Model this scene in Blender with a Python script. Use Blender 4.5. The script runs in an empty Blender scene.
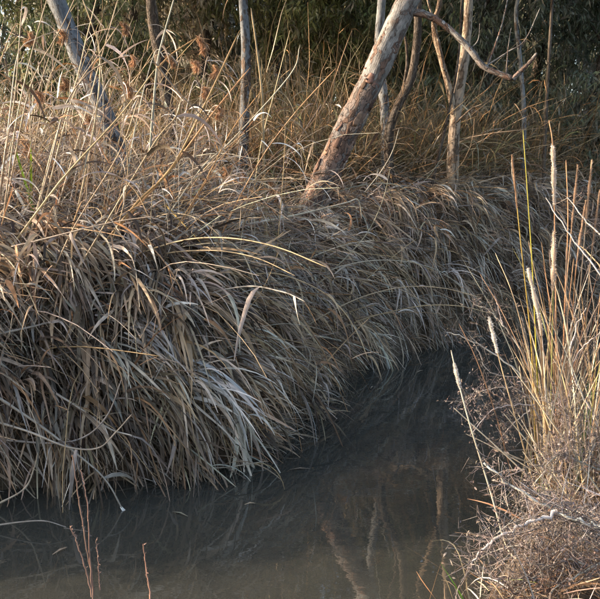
import bpy, math
import numpy as np

# ------------------------------------------------------------------ camera, sky, sun, exposure
SC = bpy.context.scene
C = SC.collection
F = 724.0                       # focal length in photo pixels (photo is 600 x 599)
TILT = math.atan(117.5 / F)
CAM = np.array([0.0, 0.0, 2.0])
cd = bpy.data.cameras.new('camera'); cam = bpy.data.objects.new('camera', cd); C.objects.link(cam)
cam.location = CAM; cam.rotation_euler = (math.pi / 2 - TILT, 0, 0)
cd.sensor_fit = 'HORIZONTAL'; cd.angle = 2 * math.atan(300 / F); cd.clip_start = 0.05; cd.clip_end = 1000
SC.camera = cam

SUN_TO = np.array([-0.93, 0.09, 0.285]); SUN_TO /= np.linalg.norm(SUN_TO)
SUN_EL = math.asin(SUN_TO[2]); SUN_AZ = math.atan2(SUN_TO[0], SUN_TO[1])
w = bpy.data.worlds.new('World'); SC.world = w; w.use_nodes = True
nt = w.node_tree; nt.nodes.clear()
sky = nt.nodes.new('ShaderNodeTexSky'); sky.sky_type = 'NISHITA'; sky.sun_disc = False
sky.sun_elevation = SUN_EL; sky.sun_rotation = SUN_AZ; sky.dust_density = 3.0; sky.air_density = 1.0; sky.ozone_density = 0.4
bg = nt.nodes.new('ShaderNodeBackground'); bg.inputs['Strength'].default_value = 0.15
wo = nt.nodes.new('ShaderNodeOutputWorld')
nt.links.new(sky.outputs[0], bg.inputs[0]); nt.links.new(bg.outputs[0], wo.inputs[0])

sd = bpy.data.lights.new('sun', 'SUN'); sd.energy = 3.9; sd.angle = math.radians(0.6); sd.color = (1.0, 0.79, 0.58)
so = bpy.data.objects.new('sun', sd); C.objects.link(so)
from mathutils import Vector
so.rotation_euler = Vector(-SUN_TO).to_track_quat('-Z', 'Y').to_euler()
SC.view_settings.view_transform = 'Standard'; SC.view_settings.look = 'None'
SC.view_settings.exposure = 1.68; SC.view_settings.gamma = 1.0
SC.render.engine = 'CYCLES'
SC.cycles.max_bounces = 4; SC.cycles.diffuse_bounces = 2; SC.cycles.glossy_bounces = 2
SC.cycles.transmission_bounces = 3; SC.cycles.transparent_max_bounces = 4
SC.cycles.caustics_reflective = False; SC.cycles.caustics_refractive = False
SC.cycles.use_denoising = True
SC.cycles.use_adaptive_sampling = True; SC.cycles.adaptive_threshold = 0.025

rng = np.random.default_rng(7)
Z = np.array([0.0, 0.0, 1.0])

# ------------------------------------------------------------------ helpers
def norm(v):
    return v / np.maximum(np.linalg.norm(v, axis=-1, keepdims=True), 1e-9)

_ct, _st = math.cos(TILT), math.sin(TILT)
def at(px, py, Y):
    """World point seen at photo pixel (px, py) at world depth Y."""
    u = (px - 300) / F; v = (299.5 - py) / F
    t = Y / (_ct + v * _st)
    return np.array([u * t, Y, CAM[2] + (-_st + v * _ct) * t])

def atpath(pts, Y0, Y1=None, mid=0.0):
    Y1 = Y0 if Y1 is None else Y1
    n = len(pts)
    out = []
    for i, p in enumerate(pts):
        a = i / (n - 1)
        out.append(at(p[0], p[1], Y0 + (Y1 - Y0) * a + mid * math.sin(math.pi * a)))
    return np.array(out)

def resample(pts, n):
    """Catmull-Rom through pts, n points evenly in parameter."""
    p = np.vstack([2 * pts[0] - pts[1], pts, 2 * pts[-1] - pts[-2]])
    m = len(pts) - 1
    out = []
    for t in np.linspace(0, m, n):
        i = min(int(t), m - 1); f = t - i
        a, b, c, d = p[i], p[i + 1], p[i + 2], p[i + 3]
        out.append(0.5 * ((2 * b) + (-a + c) * f + (2 * a - 5 * b + 4 * c - d) * f * f + (-a + 3 * b - 3 * c + d) * f ** 3))
    return np.array(out)

def build_mesh(name, V, Q, col=None, luv=None, mat=None, smooth=True):
    me = bpy.data.meshes.new(name)
    V = np.ascontiguousarray(V, dtype=np.float32).reshape(-1, 3); Q = np.ascontiguousarray(Q, dtype=np.int32)
    n, m, k = len(V), len(Q), Q.shape[1]
    me.vertices.add(n); me.vertices.foreach_set('co', V.ravel())
    me.loops.add(m * k); me.loops.foreach_set('vertex_index', Q.ravel())
    me.polygons.add(m); me.polygons.foreach_set('loop_start', np.arange(0, m * k, k, dtype=np.int32))
    me.polygons.foreach_set('use_smooth', np.full(m, smooth))
    me.update(calc_edges=True)
    if col is not None:
        a = me.attributes.new('Col', 'FLOAT_COLOR', 'POINT')
        c = np.ones((n, 4), dtype=np.float32); c[:, :3] = col.reshape(-1, 3); a.data.foreach_set('color', c.ravel())
    if luv is not None:
        a = me.attributes.new('luv', 'FLOAT_VECTOR', 'POINT')
        a.data.foreach_set('vector', np.ascontiguousarray(luv, dtype=np.float32).ravel())
    if mat is not None: me.materials.append(mat)
    return me

def link(name, me, parent=None, **props):
    o = bpy.data.objects.new(name, me); C.objects.link(o)
    if parent is not None: o.parent = parent
    for k, v in props.items(): o[k] = v
    return o

def thing(name, loc, label, cat, group=None):
    o = bpy.data.objects.new(name, None); C.objects.link(o)
    o.location = [float(q) for q in loc]; o.empty_display_size = 0.1
    o['label'] = label; o['category'] = cat
    if group: o['group'] = group
    return o

class Bag:
    """Collects ribbons and tubes into one mesh."""
    def __init__(s): s.V = []; s.Q = []; s.c = []; s.l = []; s.n = 0
    def add(s, V, Q, c, l):
        V = V.reshape(-1, 3); s.V.append(V); s.Q.append(Q + s.n); s.c.append(c.reshape(-1, 3)); s.l.append(l.reshape(-1, 3)); s.n += len(V)
        return s
    def mesh(s, name, mat, origin=(0, 0, 0)):
        return build_mesh(name, np.vstack(s.V) - np.asarray(origin), np.vstack(s.Q), np.vstack(s.c), np.vstack(s.l), mat)

def grid_quads(N, K, A, closed=False):
    """Quads for N strands of K+1 rings with A verts each."""
    B = A if closed else A - 1
    i = np.arange(N)[:, None, None] * (K + 1) * A; k = np.arange(K)[None, :, None] * A; a = np.arange(B)[None, None, :]
    a2 = (a + 1) % A
    q = np.stack([i + k + a, i + k + a2, i + k + A + a2, i + k + A + a], -1)
    return q.reshape(-1, 4)

def grow(root, dirn, L, K, g, wander, floor=True, clear=0.02, lim=None):
    N = len(root); L = np.broadcast_to(L, (N,)).astype(float); g = np.broadcast_to(g, (N,)).astype(float)
    st = (L / K)[:, None]; d = norm(np.asarray(dirn, float)); p = np.array(root, float); P = [p]
    wv = rng.normal(0, 1, (N, 3)) * wander
    for k in range(K):
        d = d + wv * st + rng.normal(0, 1, (N, 3)) * wander * 0.6 * st
        d[:, 2] -= g * st[:, 0]
        d = norm(d); p = p + d * st
        if floor:
            h = ground(p[:, 0], p[:, 1]) + clear
            p = p.copy(); p[:, 2] = np.maximum(p[:, 2], h)
        P.append(p)
    return np.stack(P, 1)

def tangents(P):
    D = np.empty_like(P); D[:, 1:-1] = P[:, 2:] - P[:, :-2]; D[:, 0] = P[:, 1] - P[:, 0]; D[:, -1] = P[:, -1] - P[:, -2]
    return norm(D)

def ribbons(P, W, col, twist=0.0, phase=0.0, fold=0.0, prof='leaf', side=None):
    """P (N,K+1,3) -> blade strips. col (N,3)."""
    N, K1, _ = P.shape; K = K1 - 1
    D = tangents(P)
    t = np.linspace(0, 1, K1)[None, :]
    s0 = np.cross(D[:, 0], Z) if side is None else side
    bad = np.linalg.norm(s0, axis=1) < 0.05
    if bad.any():
        s0 = s0.copy(); s0[bad] = rng.normal(0, 1, (bad.sum(), 3))
    s0 = s0[:, None, :]
    S = norm(s0 - D * (D * s0).sum(-1, keepdims=True)); B = np.cross(D, S)
    tw = np.broadcast_to(twist, (N,))[:, None]; ph = np.broadcast_to(phase, (N,))[:, None]
    a = (ph + tw * t)[..., None]
    S2 = np.cos(a) * S + np.sin(a) * B; B2 = -np.sin(a) * S + np.cos(a) * B
    if prof == 'leaf': wp = np.clip(0.45 + 3.2 * t, 0, 1) * np.clip(1 - t, 0.02, 1) ** 0.6
    elif prof == 'strap': wp = np.clip(1.15 * (1 - t) ** 0.35, 0.04, 1)
    elif prof == 'lance': wp = np.clip(np.sin(math.pi * np.clip(t, 0.06, 0.97)) ** 0.8, 0.05, 1)
    else: wp = 1 - 0.7 * t
    hw = (np.broadcast_to(W, (N,))[:, None] * wp * 0.5)[..., None]
    if fold == 0:
        V = np.stack([P - S2 * hw, P + S2 * hw], 2); A = 2; us = [-1, 1]
    else:
        V = np.stack([P - S2 * hw + B2 * hw * fold, P, P + S2 * hw + B2 * hw * fold], 2); A = 3; us = [-1, 0, 1]
    c = np.broadcast_to(col[:, None, None, :], (N, K1, A, 3))
    r = rng.uniform(0, 50, N)
    l = np.stack(np.broadcast_arrays(np.array(us, float)[None, None, :], t[:, :, None] * np.ones((N, 1, 1)), r[:, None, None]), -1)
    return V, grid_quads(N, K, A), np.ascontiguousarray(c), np.ascontiguousarray(l)

def tubes(P, R, col, seg=4, rough=0.0, lscale=None):
    """P (N,K+1,3), R (N,K+1)."""
    N, K1, _ = P.shape; D = tangents(P)
    chord = norm(P[:, -1] - P[:, 0])
    ref = np.where(np.abs(chord[:, 2:3]) > 0.8, np.array([[1.0, 0.15, 0.05]]), np.array([[0.05, 0.1, 1.0]]))
    X = norm(np.cross(D, ref[:, None, :])); Y = np.cross(D, X)
    a = np.arange(seg) / seg * 2 * math.pi
    rr = R[:, :, None] * np.ones(seg)
    if rough: rr = rr * (1 + rough * rng.normal(0, 1, rr.shape))
    V = P[:, :, None, :] + rr[..., None] * (np.cos(a)[None, None, :, None] * X[:, :, None, :] + np.sin(a)[None, None, :, None] * Y[:, :, None, :])
    c = np.broadcast_to(col[:, None, None, :], (N, K1, seg, 3))
    t = np.linspace(0, 1, K1)[None, :, None] * np.ones((N, 1, seg))
    l = np.stack([np.broadcast_to((np.arange(seg) / seg * 2 - 1)[None, None, :], t.shape), t, np.broadcast_to(rng.uniform(0, 50, N)[:, None, None], t.shape)], -1)
    return V, grid_quads(N, K1 - 1, seg, True), np.ascontiguousarray(c), np.ascontiguousarray(l)

def pick(pal, N, jit=0.16):
    """Random base colours from [(weight, r, g, b), ...]."""
    pal = np.array(pal, float); k = rng.choice(len(pal), N, p=pal[:, 0] / pal[:, 0].sum())
    c = pal[k, 1:] * np.exp(rng.normal(0, jit, (N, 1))) * np.exp(rng.normal(0, min(jit * 0.25, .035), (N, 3)))
    return np.clip(c, 0.004, 0.85)

# ------------------------------------------------------------------ materials
def M(name):
    m = bpy.data.materials.new(name); m.use_nodes = True; t = m.node_tree; t.nodes.clear()
    return m, t, t.nodes.new, t.links.new

def leaf_mat(name, transl=0.22, rough=0.62, vein=0.35, spec=0.3):
    m, t, N, L = M(name)
    col = N('ShaderNodeAttribute'); col.attribute_name = 'Col'
    uv = N('ShaderNodeAttribute'); uv.attribute_name = 'luv'
    mp = N('ShaderNodeMapping'); mp.inputs['Scale'].default_value = (3.2, 1.3, 1.0); L(uv.outputs['Vector'], mp.inputs[0])
    n1 = N('ShaderNodeTexNoise'); n1.inputs['Scale'].default_value = 1.4; n1.inputs['Detail'].default_value = 5; L(mp.outputs[0], n1.inputs['Vector'])
    mp2 = N('ShaderNodeMapping'); mp2.inputs['Scale'].default_value = (0.3, 6.0, 1.0); L(uv.outputs['Vector'], mp2.inputs[0])
    n2 = N('ShaderNodeTexNoise'); n2.inputs['Scale'].default_value = 1.0; n2.inputs['Detail'].default_value = 3; L(mp2.outputs[0], n2.inputs['Vector'])
    mr = N('ShaderNodeMapRange'); mr.inputs[1].default_value = 0.3; mr.inputs[2].default_value = 0.7
    mr.inputs[3].default_value = 1 - vein; mr.inputs[4].default_value = 1 + vein; L(n1.outputs[0], mr.inputs[0])
    mr2 = N('ShaderNodeMapRange'); mr2.inputs[1].default_value = 0.3; mr2.inputs[2].default_value = 0.7
    mr2.inputs[3].default_value = 0.7; mr2.inputs[4].default_value = 1.25; L(n2.outputs[0], mr2.inputs[0])
    mu = N('ShaderNodeMath'); mu.operation = 'MULTIPLY'; L(mr.outputs[0], mu.inputs[0]); L(mr2.outputs[0], mu.inputs[1])
    oi = N('ShaderNodeObjectInfo')
    mr3 = N('ShaderNodeMapRange'); mr3.inputs[3].default_value = 0.75; mr3.inputs[4].default_value = 1.25; L(oi.outputs['Random'], mr3.inputs[0])
    mu2 = N('ShaderNodeMath'); mu2.operation = 'MULTIPLY'; L(mu.outputs[0], mu2.inputs[0]); L(mr3.outputs[0], mu2.inputs[1])
    vm = N('ShaderNodeVectorMath'); vm.operation = 'SCALE'; L(col.outputs['Color'], vm.inputs[0]); L(mu2.outputs[0], vm.inputs['Scale'])
    p = N('ShaderNodeBsdfPrincipled'); p.inputs['Roughness'].default_value = rough; p.inputs['Specular IOR Level'].default_value = spec
    L(vm.outputs[0], p.inputs['Base Color'])
    o = N('ShaderNodeOutputMaterial')
    if transl > 0:
        tr = N('ShaderNodeBsdfTranslucent'); L(vm.outputs[0], tr.inputs[0])
        mx = N('ShaderNodeMixShader'); mx.inputs[0].default_value = transl
        L(p.outputs[0], mx.inputs[1]); L(tr.outputs[0], mx.inputs[2]); L(mx.outputs[0], o.inputs[0])
    else:
        L(p.outputs[0], o.inputs[0])
    return m

def bark_mat(name, pale, mid, plates, scale=1.0):
    """Gum bark: smooth pale skin under flaking plates; Col.r is the share still covered by plates.
    luv holds trunk space in metres (round, round, along)."""
    m, t, N, L = M(name)
    uv = N('ShaderNodeAttribute'); uv.attribute_name = 'luv'
    col = N('ShaderNodeAttribute'); col.attribute_name = 'Col'
    nw = N('ShaderNodeTexNoise'); nw.inputs['Scale'].default_value = 7 * scale; nw.inputs['Detail'].default_value = 4; L(uv.outputs['Vector'], nw.inputs['Vector'])
    sc = N('ShaderNodeVectorMath'); sc.operation = 'SCALE'; sc.inputs['Scale'].default_value = 0.24 / scale; L(nw.outputs['Color'], sc.inputs[0])
    ad0 = N('ShaderNodeVectorMath'); ad0.operation = 'ADD'; L(uv.outputs['Vector'], ad0.inputs[0]); L(sc.outputs[0], ad0.inputs[1])
    mp = N('ShaderNodeMapping'); mp.inputs['Rotation'].default_value = (0.12, 0.10, 0.0); mp.inputs['Scale'].default_value = (17 * scale, 17 * scale, 3.3 * scale); L(ad0.outputs[0], mp.inputs[0])
    vo = N('ShaderNodeTexVoronoi'); vo.inputs['Scale'].default_value = 1.0; L(mp.outputs[0], vo.inputs['Vector'])
    ve = N('ShaderNodeTexVoronoi'); ve.feature = 'DISTANCE_TO_EDGE'; ve.inputs['Scale'].default_value = 1.0; L(mp.outputs[0], ve.inputs['Vector'])
    mp1 = N('ShaderNodeMapping'); mp1.inputs['Scale'].default_value = (9 * scale, 9 * scale, 2.0 * scale); L(uv.outputs['Vector'], mp1.inputs[0])
    n1 = N('ShaderNodeTexNoise'); n1.inputs['Scale'].default_value = 1.5; n1.inputs['Detail'].default_value = 7; n1.inputs['Roughness'].default_value = 0.65; L(mp1.outputs[0], n1.inputs['Vector'])
    n2 = N('ShaderNodeTexNoise'); n2.inputs['Scale'].default_value = 4.5 * scale; n2.inputs['Detail'].default_value = 6; n2.inputs['Roughness'].default_value = 0.7; L(uv.outputs['Vector'], n2.inputs['Vector'])
    mp3 = N('ShaderNodeMapping'); mp3.inputs['Scale'].default_value = (90, 90, 16); L(uv.outputs['Vector'], mp3.inputs[0])
    n3 = N('ShaderNodeTexNoise'); n3.inputs['Scale'].default_value = 1.0; n3.inputs['Detail'].default_value = 5; L(mp3.outputs[0], n3.inputs['Vector'])
    sep = N('ShaderNodeSeparateColor'); L(col.outputs['Color'], sep.inputs[0])
    sv = N('ShaderNodeSeparateColor'); L(vo.outputs['Color'], sv.inputs[0])
    a1 = N('ShaderNodeMath'); a1.operation = 'MULTIPLY_ADD'; a1.inputs[1].default_value = 0.45; L(sv.outputs[0], a1.inputs[0])
    a2 = N('ShaderNodeMath'); a2.operation = 'MULTIPLY'; a2.inputs[1].default_value = 0.9; L(n1.outputs[0], a2.inputs[0]); L(a2.outputs[0], a1.inputs[2])
    ad = N('ShaderNodeMath'); ad.operation = 'ADD'; L(a1.outputs[0], ad.inputs[0]); L(sep.outputs[0], ad.inputs[1])
    th = N('ShaderNodeMapRange'); th.inputs[1].default_value = 0.93; th.inputs[2].default_value = 1.05; L(ad.outputs[0], th.inputs[0])
    cr = N('ShaderNodeValToRGB'); cr.color_ramp.elements[0].position = 0.36; cr.color_ramp.elements[1].position = 0.64
    cr.color_ramp.elements[0].color = (*mid, 1); cr.color_ramp.elements[1].color = (*pale, 1); L(n2.outputs[0], cr.inputs[0])
    c2 = N('ShaderNodeValToRGB'); e = c2.color_ramp.elements
    while len(e) < len(plates): e.new(0.5)
    for k, q in enumerate(plates): e[k].position = k / (len(plates) - 1); e[k].color = (*q, 1)
    mixv = N('ShaderNodeMath'); mixv.operation = 'MULTIPLY_ADD'; mixv.inputs[1].default_value = 0.55
    L(sv.outputs[1], mixv.inputs[0]); h1 = N('ShaderNodeMath'); h1.operation = 'MULTIPLY'; h1.inputs[1].default_value = 0.5; L(n2.outputs[0], h1.inputs[0]); L(h1.outputs[0], mixv.inputs[2])
    L(mixv.outputs[0], c2.inputs[0])
    mx = N('ShaderNodeMix'); mx.data_type = 'RGBA'; L(th.outputs[0], mx.inputs[0]); L(cr.outputs[0], mx.inputs[6]); L(c2.outputs[0], mx.inputs[7])
    # plate colour gets darker towards the cracks between plates
    ed = N('ShaderNodeMapRange'); ed.inputs[1].default_value = 0.0; ed.inputs[2].default_value = 0.10; ed.inputs[3].default_value = 0.55; ed.inputs[4].default_value = 1.0; L(ve.outputs[0], ed.inputs[0])
    em = N('ShaderNodeMix'); em.data_type = 'FLOAT'; em.inputs[2].default_value = 1.0; L(th.outputs[0], em.inputs[0]); L(ed.outputs[0], em.inputs[3])
    mr = N('ShaderNodeMapRange'); mr.inputs[1].default_value = 0.3; mr.inputs[2].default_value = 0.7; mr.inputs[3].default_value = 0.68; mr.inputs[4].default_value = 1.25; L(n3.outputs[0], mr.inputs[0])
    mm = N('ShaderNodeMath'); mm.operation = 'MULTIPLY'; L(em.outputs[0], mm.inputs[0]); L(mr.outputs[0], mm.inputs[1])
    vm = N('ShaderNodeVectorMath'); vm.operation = 'SCALE'; L(mx.outputs[2], vm.inputs[0]); L(mm.outputs[0], vm.inputs['Scale'])
    p = N('ShaderNodeBsdfPrincipled'); p.inputs['Roughness'].default_value = 0.72; p.inputs['Specular IOR Level'].default_value = 0.25; L(vm.outputs[0], p.inputs['Base Color'])
    b1 = N('ShaderNodeMath'); b1.operation = 'MULTIPLY'; L(th.outputs[0], b1.inputs[0])
    b2 = N('ShaderNodeMath'); b2.operation = 'ADD'; b2.inputs[1].default_value = 0.4; L(ed.outputs[0], b2.inputs[0]); L(b2.outputs[0], b1.inputs[1])
    bh = N('ShaderNodeMath'); bh.operation = 'MULTIPLY_ADD'; bh.inputs[1].default_value = 0.6; L(n3.outputs[0], bh.inputs[0]); L(b1.outputs[0], bh.inputs[2])
    b = N('ShaderNodeBump'); b.inputs['Strength'].default_value = 1.0; b.inputs['Distance'].default_value = 0.022; L(bh.outputs[0], b.inputs['Height']); L(b.outputs[0], p.inputs['Normal'])
    o = N('ShaderNodeOutputMaterial'); L(p.outputs[0], o.inputs[0])
    return m

def ground_mat():
    m, t, N, L = M('litter_soil')
    tc = N('ShaderNodeTexCoord')
    n1 = N('ShaderNodeTexNoise'); n1.inputs['Scale'].default_value = 2.5; n1.inputs['Detail'].default_value = 8; L(tc.outputs['Object'], n1.inputs['Vector'])
    n2 = N('ShaderNodeTexNoise'); n2.inputs['Scale'].default_value = 38; n2.inputs['Detail'].default_value = 5; L(tc.outputs['Object'], n2.inputs['Vector'])
    cr = N('ShaderNodeValToRGB'); cr.color_ramp.elements[0].position = 0.3; cr.color_ramp.elements[1].position = 0.7
    cr.color_ramp.elements[0].color = (0.035, 0.026, 0.018, 1); cr.color_ramp.elements[1].color = (0.13, 0.088, 0.055, 1)
    mx = N('ShaderNodeMath'); mx.operation = 'MULTIPLY_ADD'; mx.inputs[1].default_value = 0.5; L(n1.outputs[0], mx.inputs[0])
    h = N('ShaderNodeMath'); h.operation = 'MULTIPLY'; h.inputs[1].default_value = 0.5; L(n2.outputs[0], h.inputs[0]); L(h.outputs[0], mx.inputs[2])
    L(mx.outputs[0], cr.inputs[0])
    p = N('ShaderNodeBsdfPrincipled'); p.inputs['Roughness'].default_value = 0.95; L(cr.outputs[0], p.inputs['Base Color'])
    b = N('ShaderNodeBump'); b.inputs['Strength'].default_value = 0.9; b.inputs['Distance'].default_value = 0.03; L(n2.outputs[0], b.inputs['Height']); L(b.outputs[0], p.inputs['Normal'])
    o = N('ShaderNodeOutputMaterial'); L(p.outputs[0], o.inputs[0])
    return m

def water_mat():
    m, t, N, L = M('murky_water')
    tc = N('ShaderNodeTexCoord')
    n0 = N('ShaderNodeTexNoise'); n0.inputs['Scale'].default_value = 0.9; n0.inputs['Detail'].default_value = 4; L(tc.outputs['Object'], n0.inputs['Vector'])
    cr = N('ShaderNodeValToRGB'); cr.color_ramp.elements[0].position = 0.35; cr.color_ramp.elements[1].position = 0.7
    cr.color_ramp.elements[0].color = (0.040, 0.0415, 0.036, 1); cr.color_ramp.elements[1].color = (0.048, 0.049, 0.042, 1); L(n0.outputs[0], cr.inputs[0])
    mp = N('ShaderNodeMapping'); mp.inputs['Rotation'].default_value = (0, 0, math.radians(40)); mp.inputs['Scale'].default_value = (1.0, 2.6, 1.0); L(tc.outputs['Object'], mp.inputs[0])
    n1 = N('ShaderNodeTexNoise'); n1.inputs['Scale'].default_value = 5.0; n1.inputs['Detail'].default_value = 3; L(mp.outputs[0], n1.inputs['Vector'])
    b = N('ShaderNodeBump'); b.inputs['Strength'].default_value = 0.05; b.inputs['Distance'].default_value = 0.012; L(n1.outputs[0], b.inputs['Height'])
    p = N('ShaderNodeBsdfPrincipled'); p.inputs['Roughness'].default_value = 0.012; p.inputs['IOR'].default_value = 1.95
    L(cr.outputs[0], p.inputs['Base Color']); L(b.outputs[0], p.inputs['Normal'])
    o = N('ShaderNodeOutputMaterial'); L(p.outputs[0], o.inputs[0])
    return m

MAT_DRY = leaf_mat('dry_reed_leaf', 0.2, 0.6)
MAT_CULM = leaf_mat('dry_reed_culm', 0.0, 0.5, 0.25, 0.4)
MAT_PLUME = leaf_mat('reed_plume_fluff', 0.35, 0.9, 0.3, 0.1)
MAT_FLUFF = leaf_mat('cattail_fluff', 0.3, 0.95, 0.3, 0.1)
MAT_TWIG = leaf_mat('dead_twig_bark', 0.0, 0.8, 0.3, 0.2)
MAT_GREEN = leaf_mat('green_leaf', 0.4, 0.5, 0.25, 0.4)
MAT_BARK = bark_mat('gum_bark_flaky', (0.31, 0.30, 0.29), (0.16, 0.15, 0.145), [(.05, .032, .027), (.13, .08, .062), (.22, .145, .115), (.16, .15, .148), (.28, .235, .205)], 1.15)
MAT_BARK2 = bark_mat('gum_bark_smooth', (0.25, 0.26, 0.27), (0.12, 0.13, 0.145), [(.07, .045, .035), (.13, .09, .065), (.20, .14, .10)], 1.4)
MAT_BARKB = bark_mat('gum_bark_blue', (0.19, 0.21, 0.235), (0.085, 0.095, 0.11), [(.05, .035, .03), (.11, .075, .055), (.17, .12, .09)], 1.4)
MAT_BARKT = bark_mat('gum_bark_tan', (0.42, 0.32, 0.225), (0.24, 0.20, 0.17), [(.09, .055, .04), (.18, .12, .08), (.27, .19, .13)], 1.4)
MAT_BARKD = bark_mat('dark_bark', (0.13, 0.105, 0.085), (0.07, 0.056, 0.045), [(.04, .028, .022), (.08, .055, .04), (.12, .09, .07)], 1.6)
MAT_FLAKE = leaf_mat('bark_flake', 0.0, 0.8, 0.3, 0.2)
MAT_SOIL = ground_mat()
MAT_WATER = water_mat()

# ------------------------------------------------------------------ the place: creek between two banks
LB = np.array([(-60, -2), (-16, 2.4), (-6, 3.5), (-3, 4.2), (-1.9, 4.5), (-1.3, 4.62), (-.75, 4.74), (-.3, 5.1), (-.02, 5.7), (.15, 6.5), (.34, 7.25),
               (.9, 7.95), (1.5, 8.6), (2.4, 9.25), (4, 10.2), (7, 11.4), (14, 13), (60, 24)])
RB = np.array([(-60, -6), (-16, 0.9), (-4, 2.0), (-1, 2.55), (0.3, 2.85), (0.8, 3.25), (1.05, 3.65), (1.3, 4.2), (1.65, 5.0), (2.25, 6.0), (3.1, 7.2),
               (4.5, 8.6), (7.5, 9.9), (14, 11.2), (60, 21)])

def poly_dist(x, y, P):
    d = np.full(x.shape, 1e9)
    for a, b in zip(P[:-1], P[1:]):
        ab = b - a; t = np.clip(((x - a[0]) * ab[0] + (y - a[1]) * ab[1]) / (ab @ ab), 0, 1)
        d = np.minimum(d, np.hypot(x - a[0] - t * ab[0], y - a[1] - t * ab[1]))
    return d

def in_water(x, y):
    P = np.vstack([LB, RB[::-1]]); r = np.zeros(x.shape, bool)
    for a, b in zip(P, np.roll(P, -1, 0)):
        c = (a[1] > y) != (b[1] > y)
        with np.errstate(divide='ignore', invalid='ignore'):
            r ^= c & (x < (b[0] - a[0]) * (y - a[1]) / (b[1] - a[1] + 1e-12) + a[0])
    return r

def height(x, y):
    dl = poly_dist(x, y, LB); dr = poly_dist(x, y, RB); wet = in_water(x, y)
    hl = np.interp(dl, [0, .12, .35, .7, 1.3, 2.4, 5, 20, 60], [-.06, .26, .72, 1.14, 1.42, 1.60, 1.75, 2.0, 2.2])
    hleft = np.interp(dl, [0, .12, .35, .7, 1.3, 2.4, 4, 20, 60], [-.06, .28, .68, .95, 1.2, 1.52, 1.82, 2.05, 2.2])
    k_ = np.clip((x + 0.6) / 1.7, 0, 1); hl = hl * k_ + hleft * (1 - k_)
    hl = np.where(hl > 0, hl * (1 + 0.06 * np.clip((x - 0.6) / 1.2, 0, 1)), hl)
    hl = np.where(hl > .5, hl - .16 * np.exp(-((x - .1) ** 2 + (y - 8.1) ** 2) / .9), hl)
    hr = np.interp(dr, [0, .25, 1, 3, 20], [-.06, .10, .28, .45, .8])
    bump = 0.05 * np.sin(x * 2.3 + 1.1 * np.sin(y * 1.7)) + 0.04 * np.sin(y * 3.1 + x * 1.3) + .02 * np.sin(x * 7.1 + y * 5.3)
    h = np.where(dl < dr, hl, hr); bump = bump * np.clip(np.minimum(dl, dr) / 0.5, 0, 1)
    return np.where(wet, -0.06 - np.minimum(0.5, 0.6 * np.minimum(dl, dr)), h + bump)

GX0, GY0, GR, GNX, GNY = -14.0, -1.0, 0.1, 321, 301
_gx, _gy = np.meshgrid(GX0 + np.arange(GNX) * GR, GY0 + np.arange(GNY) * GR, indexing='ij')
GH = height(_gx, _gy)
def ground(x, y):
    fx = np.clip((x - GX0) / GR, 0, GNX - 1.001); fy = np.clip((y - GY0) / GR, 0, GNY - 1.001)
    i = fx.astype(int); j = fy.astype(int); a = fx - i; b = fy - j
    return GH[i, j] * (1 - a) * (1 - b) + GH[i + 1, j] * a * (1 - b) + GH[i, j + 1] * (1 - a) * b + GH[i + 1, j + 1] * a * b
def gz(x, y): return float(ground(np.array([x]), np.array([y]))[0])

xs = np.concatenate([[-400, -150, -70, -40, -25, -18], np.arange(-14, 18.01, 0.125), [22, 30, 45, 80, 160, 400]])
ys = np.concatenate([[-400, -100, -30, -8, -3], np.arange(-1, 20.01, 0.125), [23, 28, 40, 70, 150, 400, 800]])
X, Y = np.meshgrid(xs, ys, indexing='ij')
V = np.stack([X, Y, height(X, Y)], -1)
i = np.arange(len(xs) - 1)[:, None] * len(ys) + np.arange(len(ys) - 1)[None, :]
Q = np.stack([i, i + len(ys), i + len(ys) + 1, i + 1], -1).reshape(-1, 4)
link('ground', build_mesh('ground', V, Q, mat=MAT_SOIL), kind='structure', label='brown soil and litter of the creek banks')

wx = np.linspace(-16, 16, 65); wy = np.linspace(-2, 16, 37); X, Y = np.meshgrid(wx, wy, indexing='ij')
i = np.arange(64)[:, None] * 37 + np.arange(36)[None, :]
link('water', build_mesh('water', np.stack([X, Y, 0 * X], -1), np.stack([i, i + 37, i + 38, i + 1], -1).reshape(-1, 4), mat=MAT_WATER),
     kind='structure', label='still dark creek water mirroring the reeds')

# ------------------------------------------------------------------ palettes (dry base colours)
PAL_HANG = [(4, .28, .205, .145), (3.0, .34, .285, .235), (5.0, .07, .05, .038), (3.4, .47, .34, .22), (2.0, .60, .54, .485), (1.2, .34, .19, .10)]
PAL_TOP = [(4, .32, .24, .175), (3, .37, .315, .27), (3.6, .09, .063, .047), (3.6, .64, .57, .52), (1.6, .39, .21, .105), (.12, .14, .17, .05)]
PAL_CULM = [(3, .44, .32, .19), (2, .37, .29, .205), (1.2, .38, .22, .11), (1.4, .54, .48, .39)]
PAL_GREY = [(3, .27, .235, .215), (2, .20, .165, .145), (1, .34, .30, .27)]
PAL_BRUSH = [(3, .19, .165, .16), (2.4, .11, .093, .088), (1.5, .31, .275, .26), (.5, .17, .115, .085)]
PAL_THICK = [(1.4, .36, .29, .21), (3, .24, .165, .10), (1.6, .12, .10, .06), (2.8, .33, .195, .09), (1.5, .09, .10, .04), (1, .3, .26, .2)]
PAL_CAT = [(2.5, .42, .31, .20), (1.4, .34, .20, .12), (2.6, .52, .45, .35), (.5, .22, .21, .07), (2.4, .27, .22, .18), (1.4, .15, .11, .085)]

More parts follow.
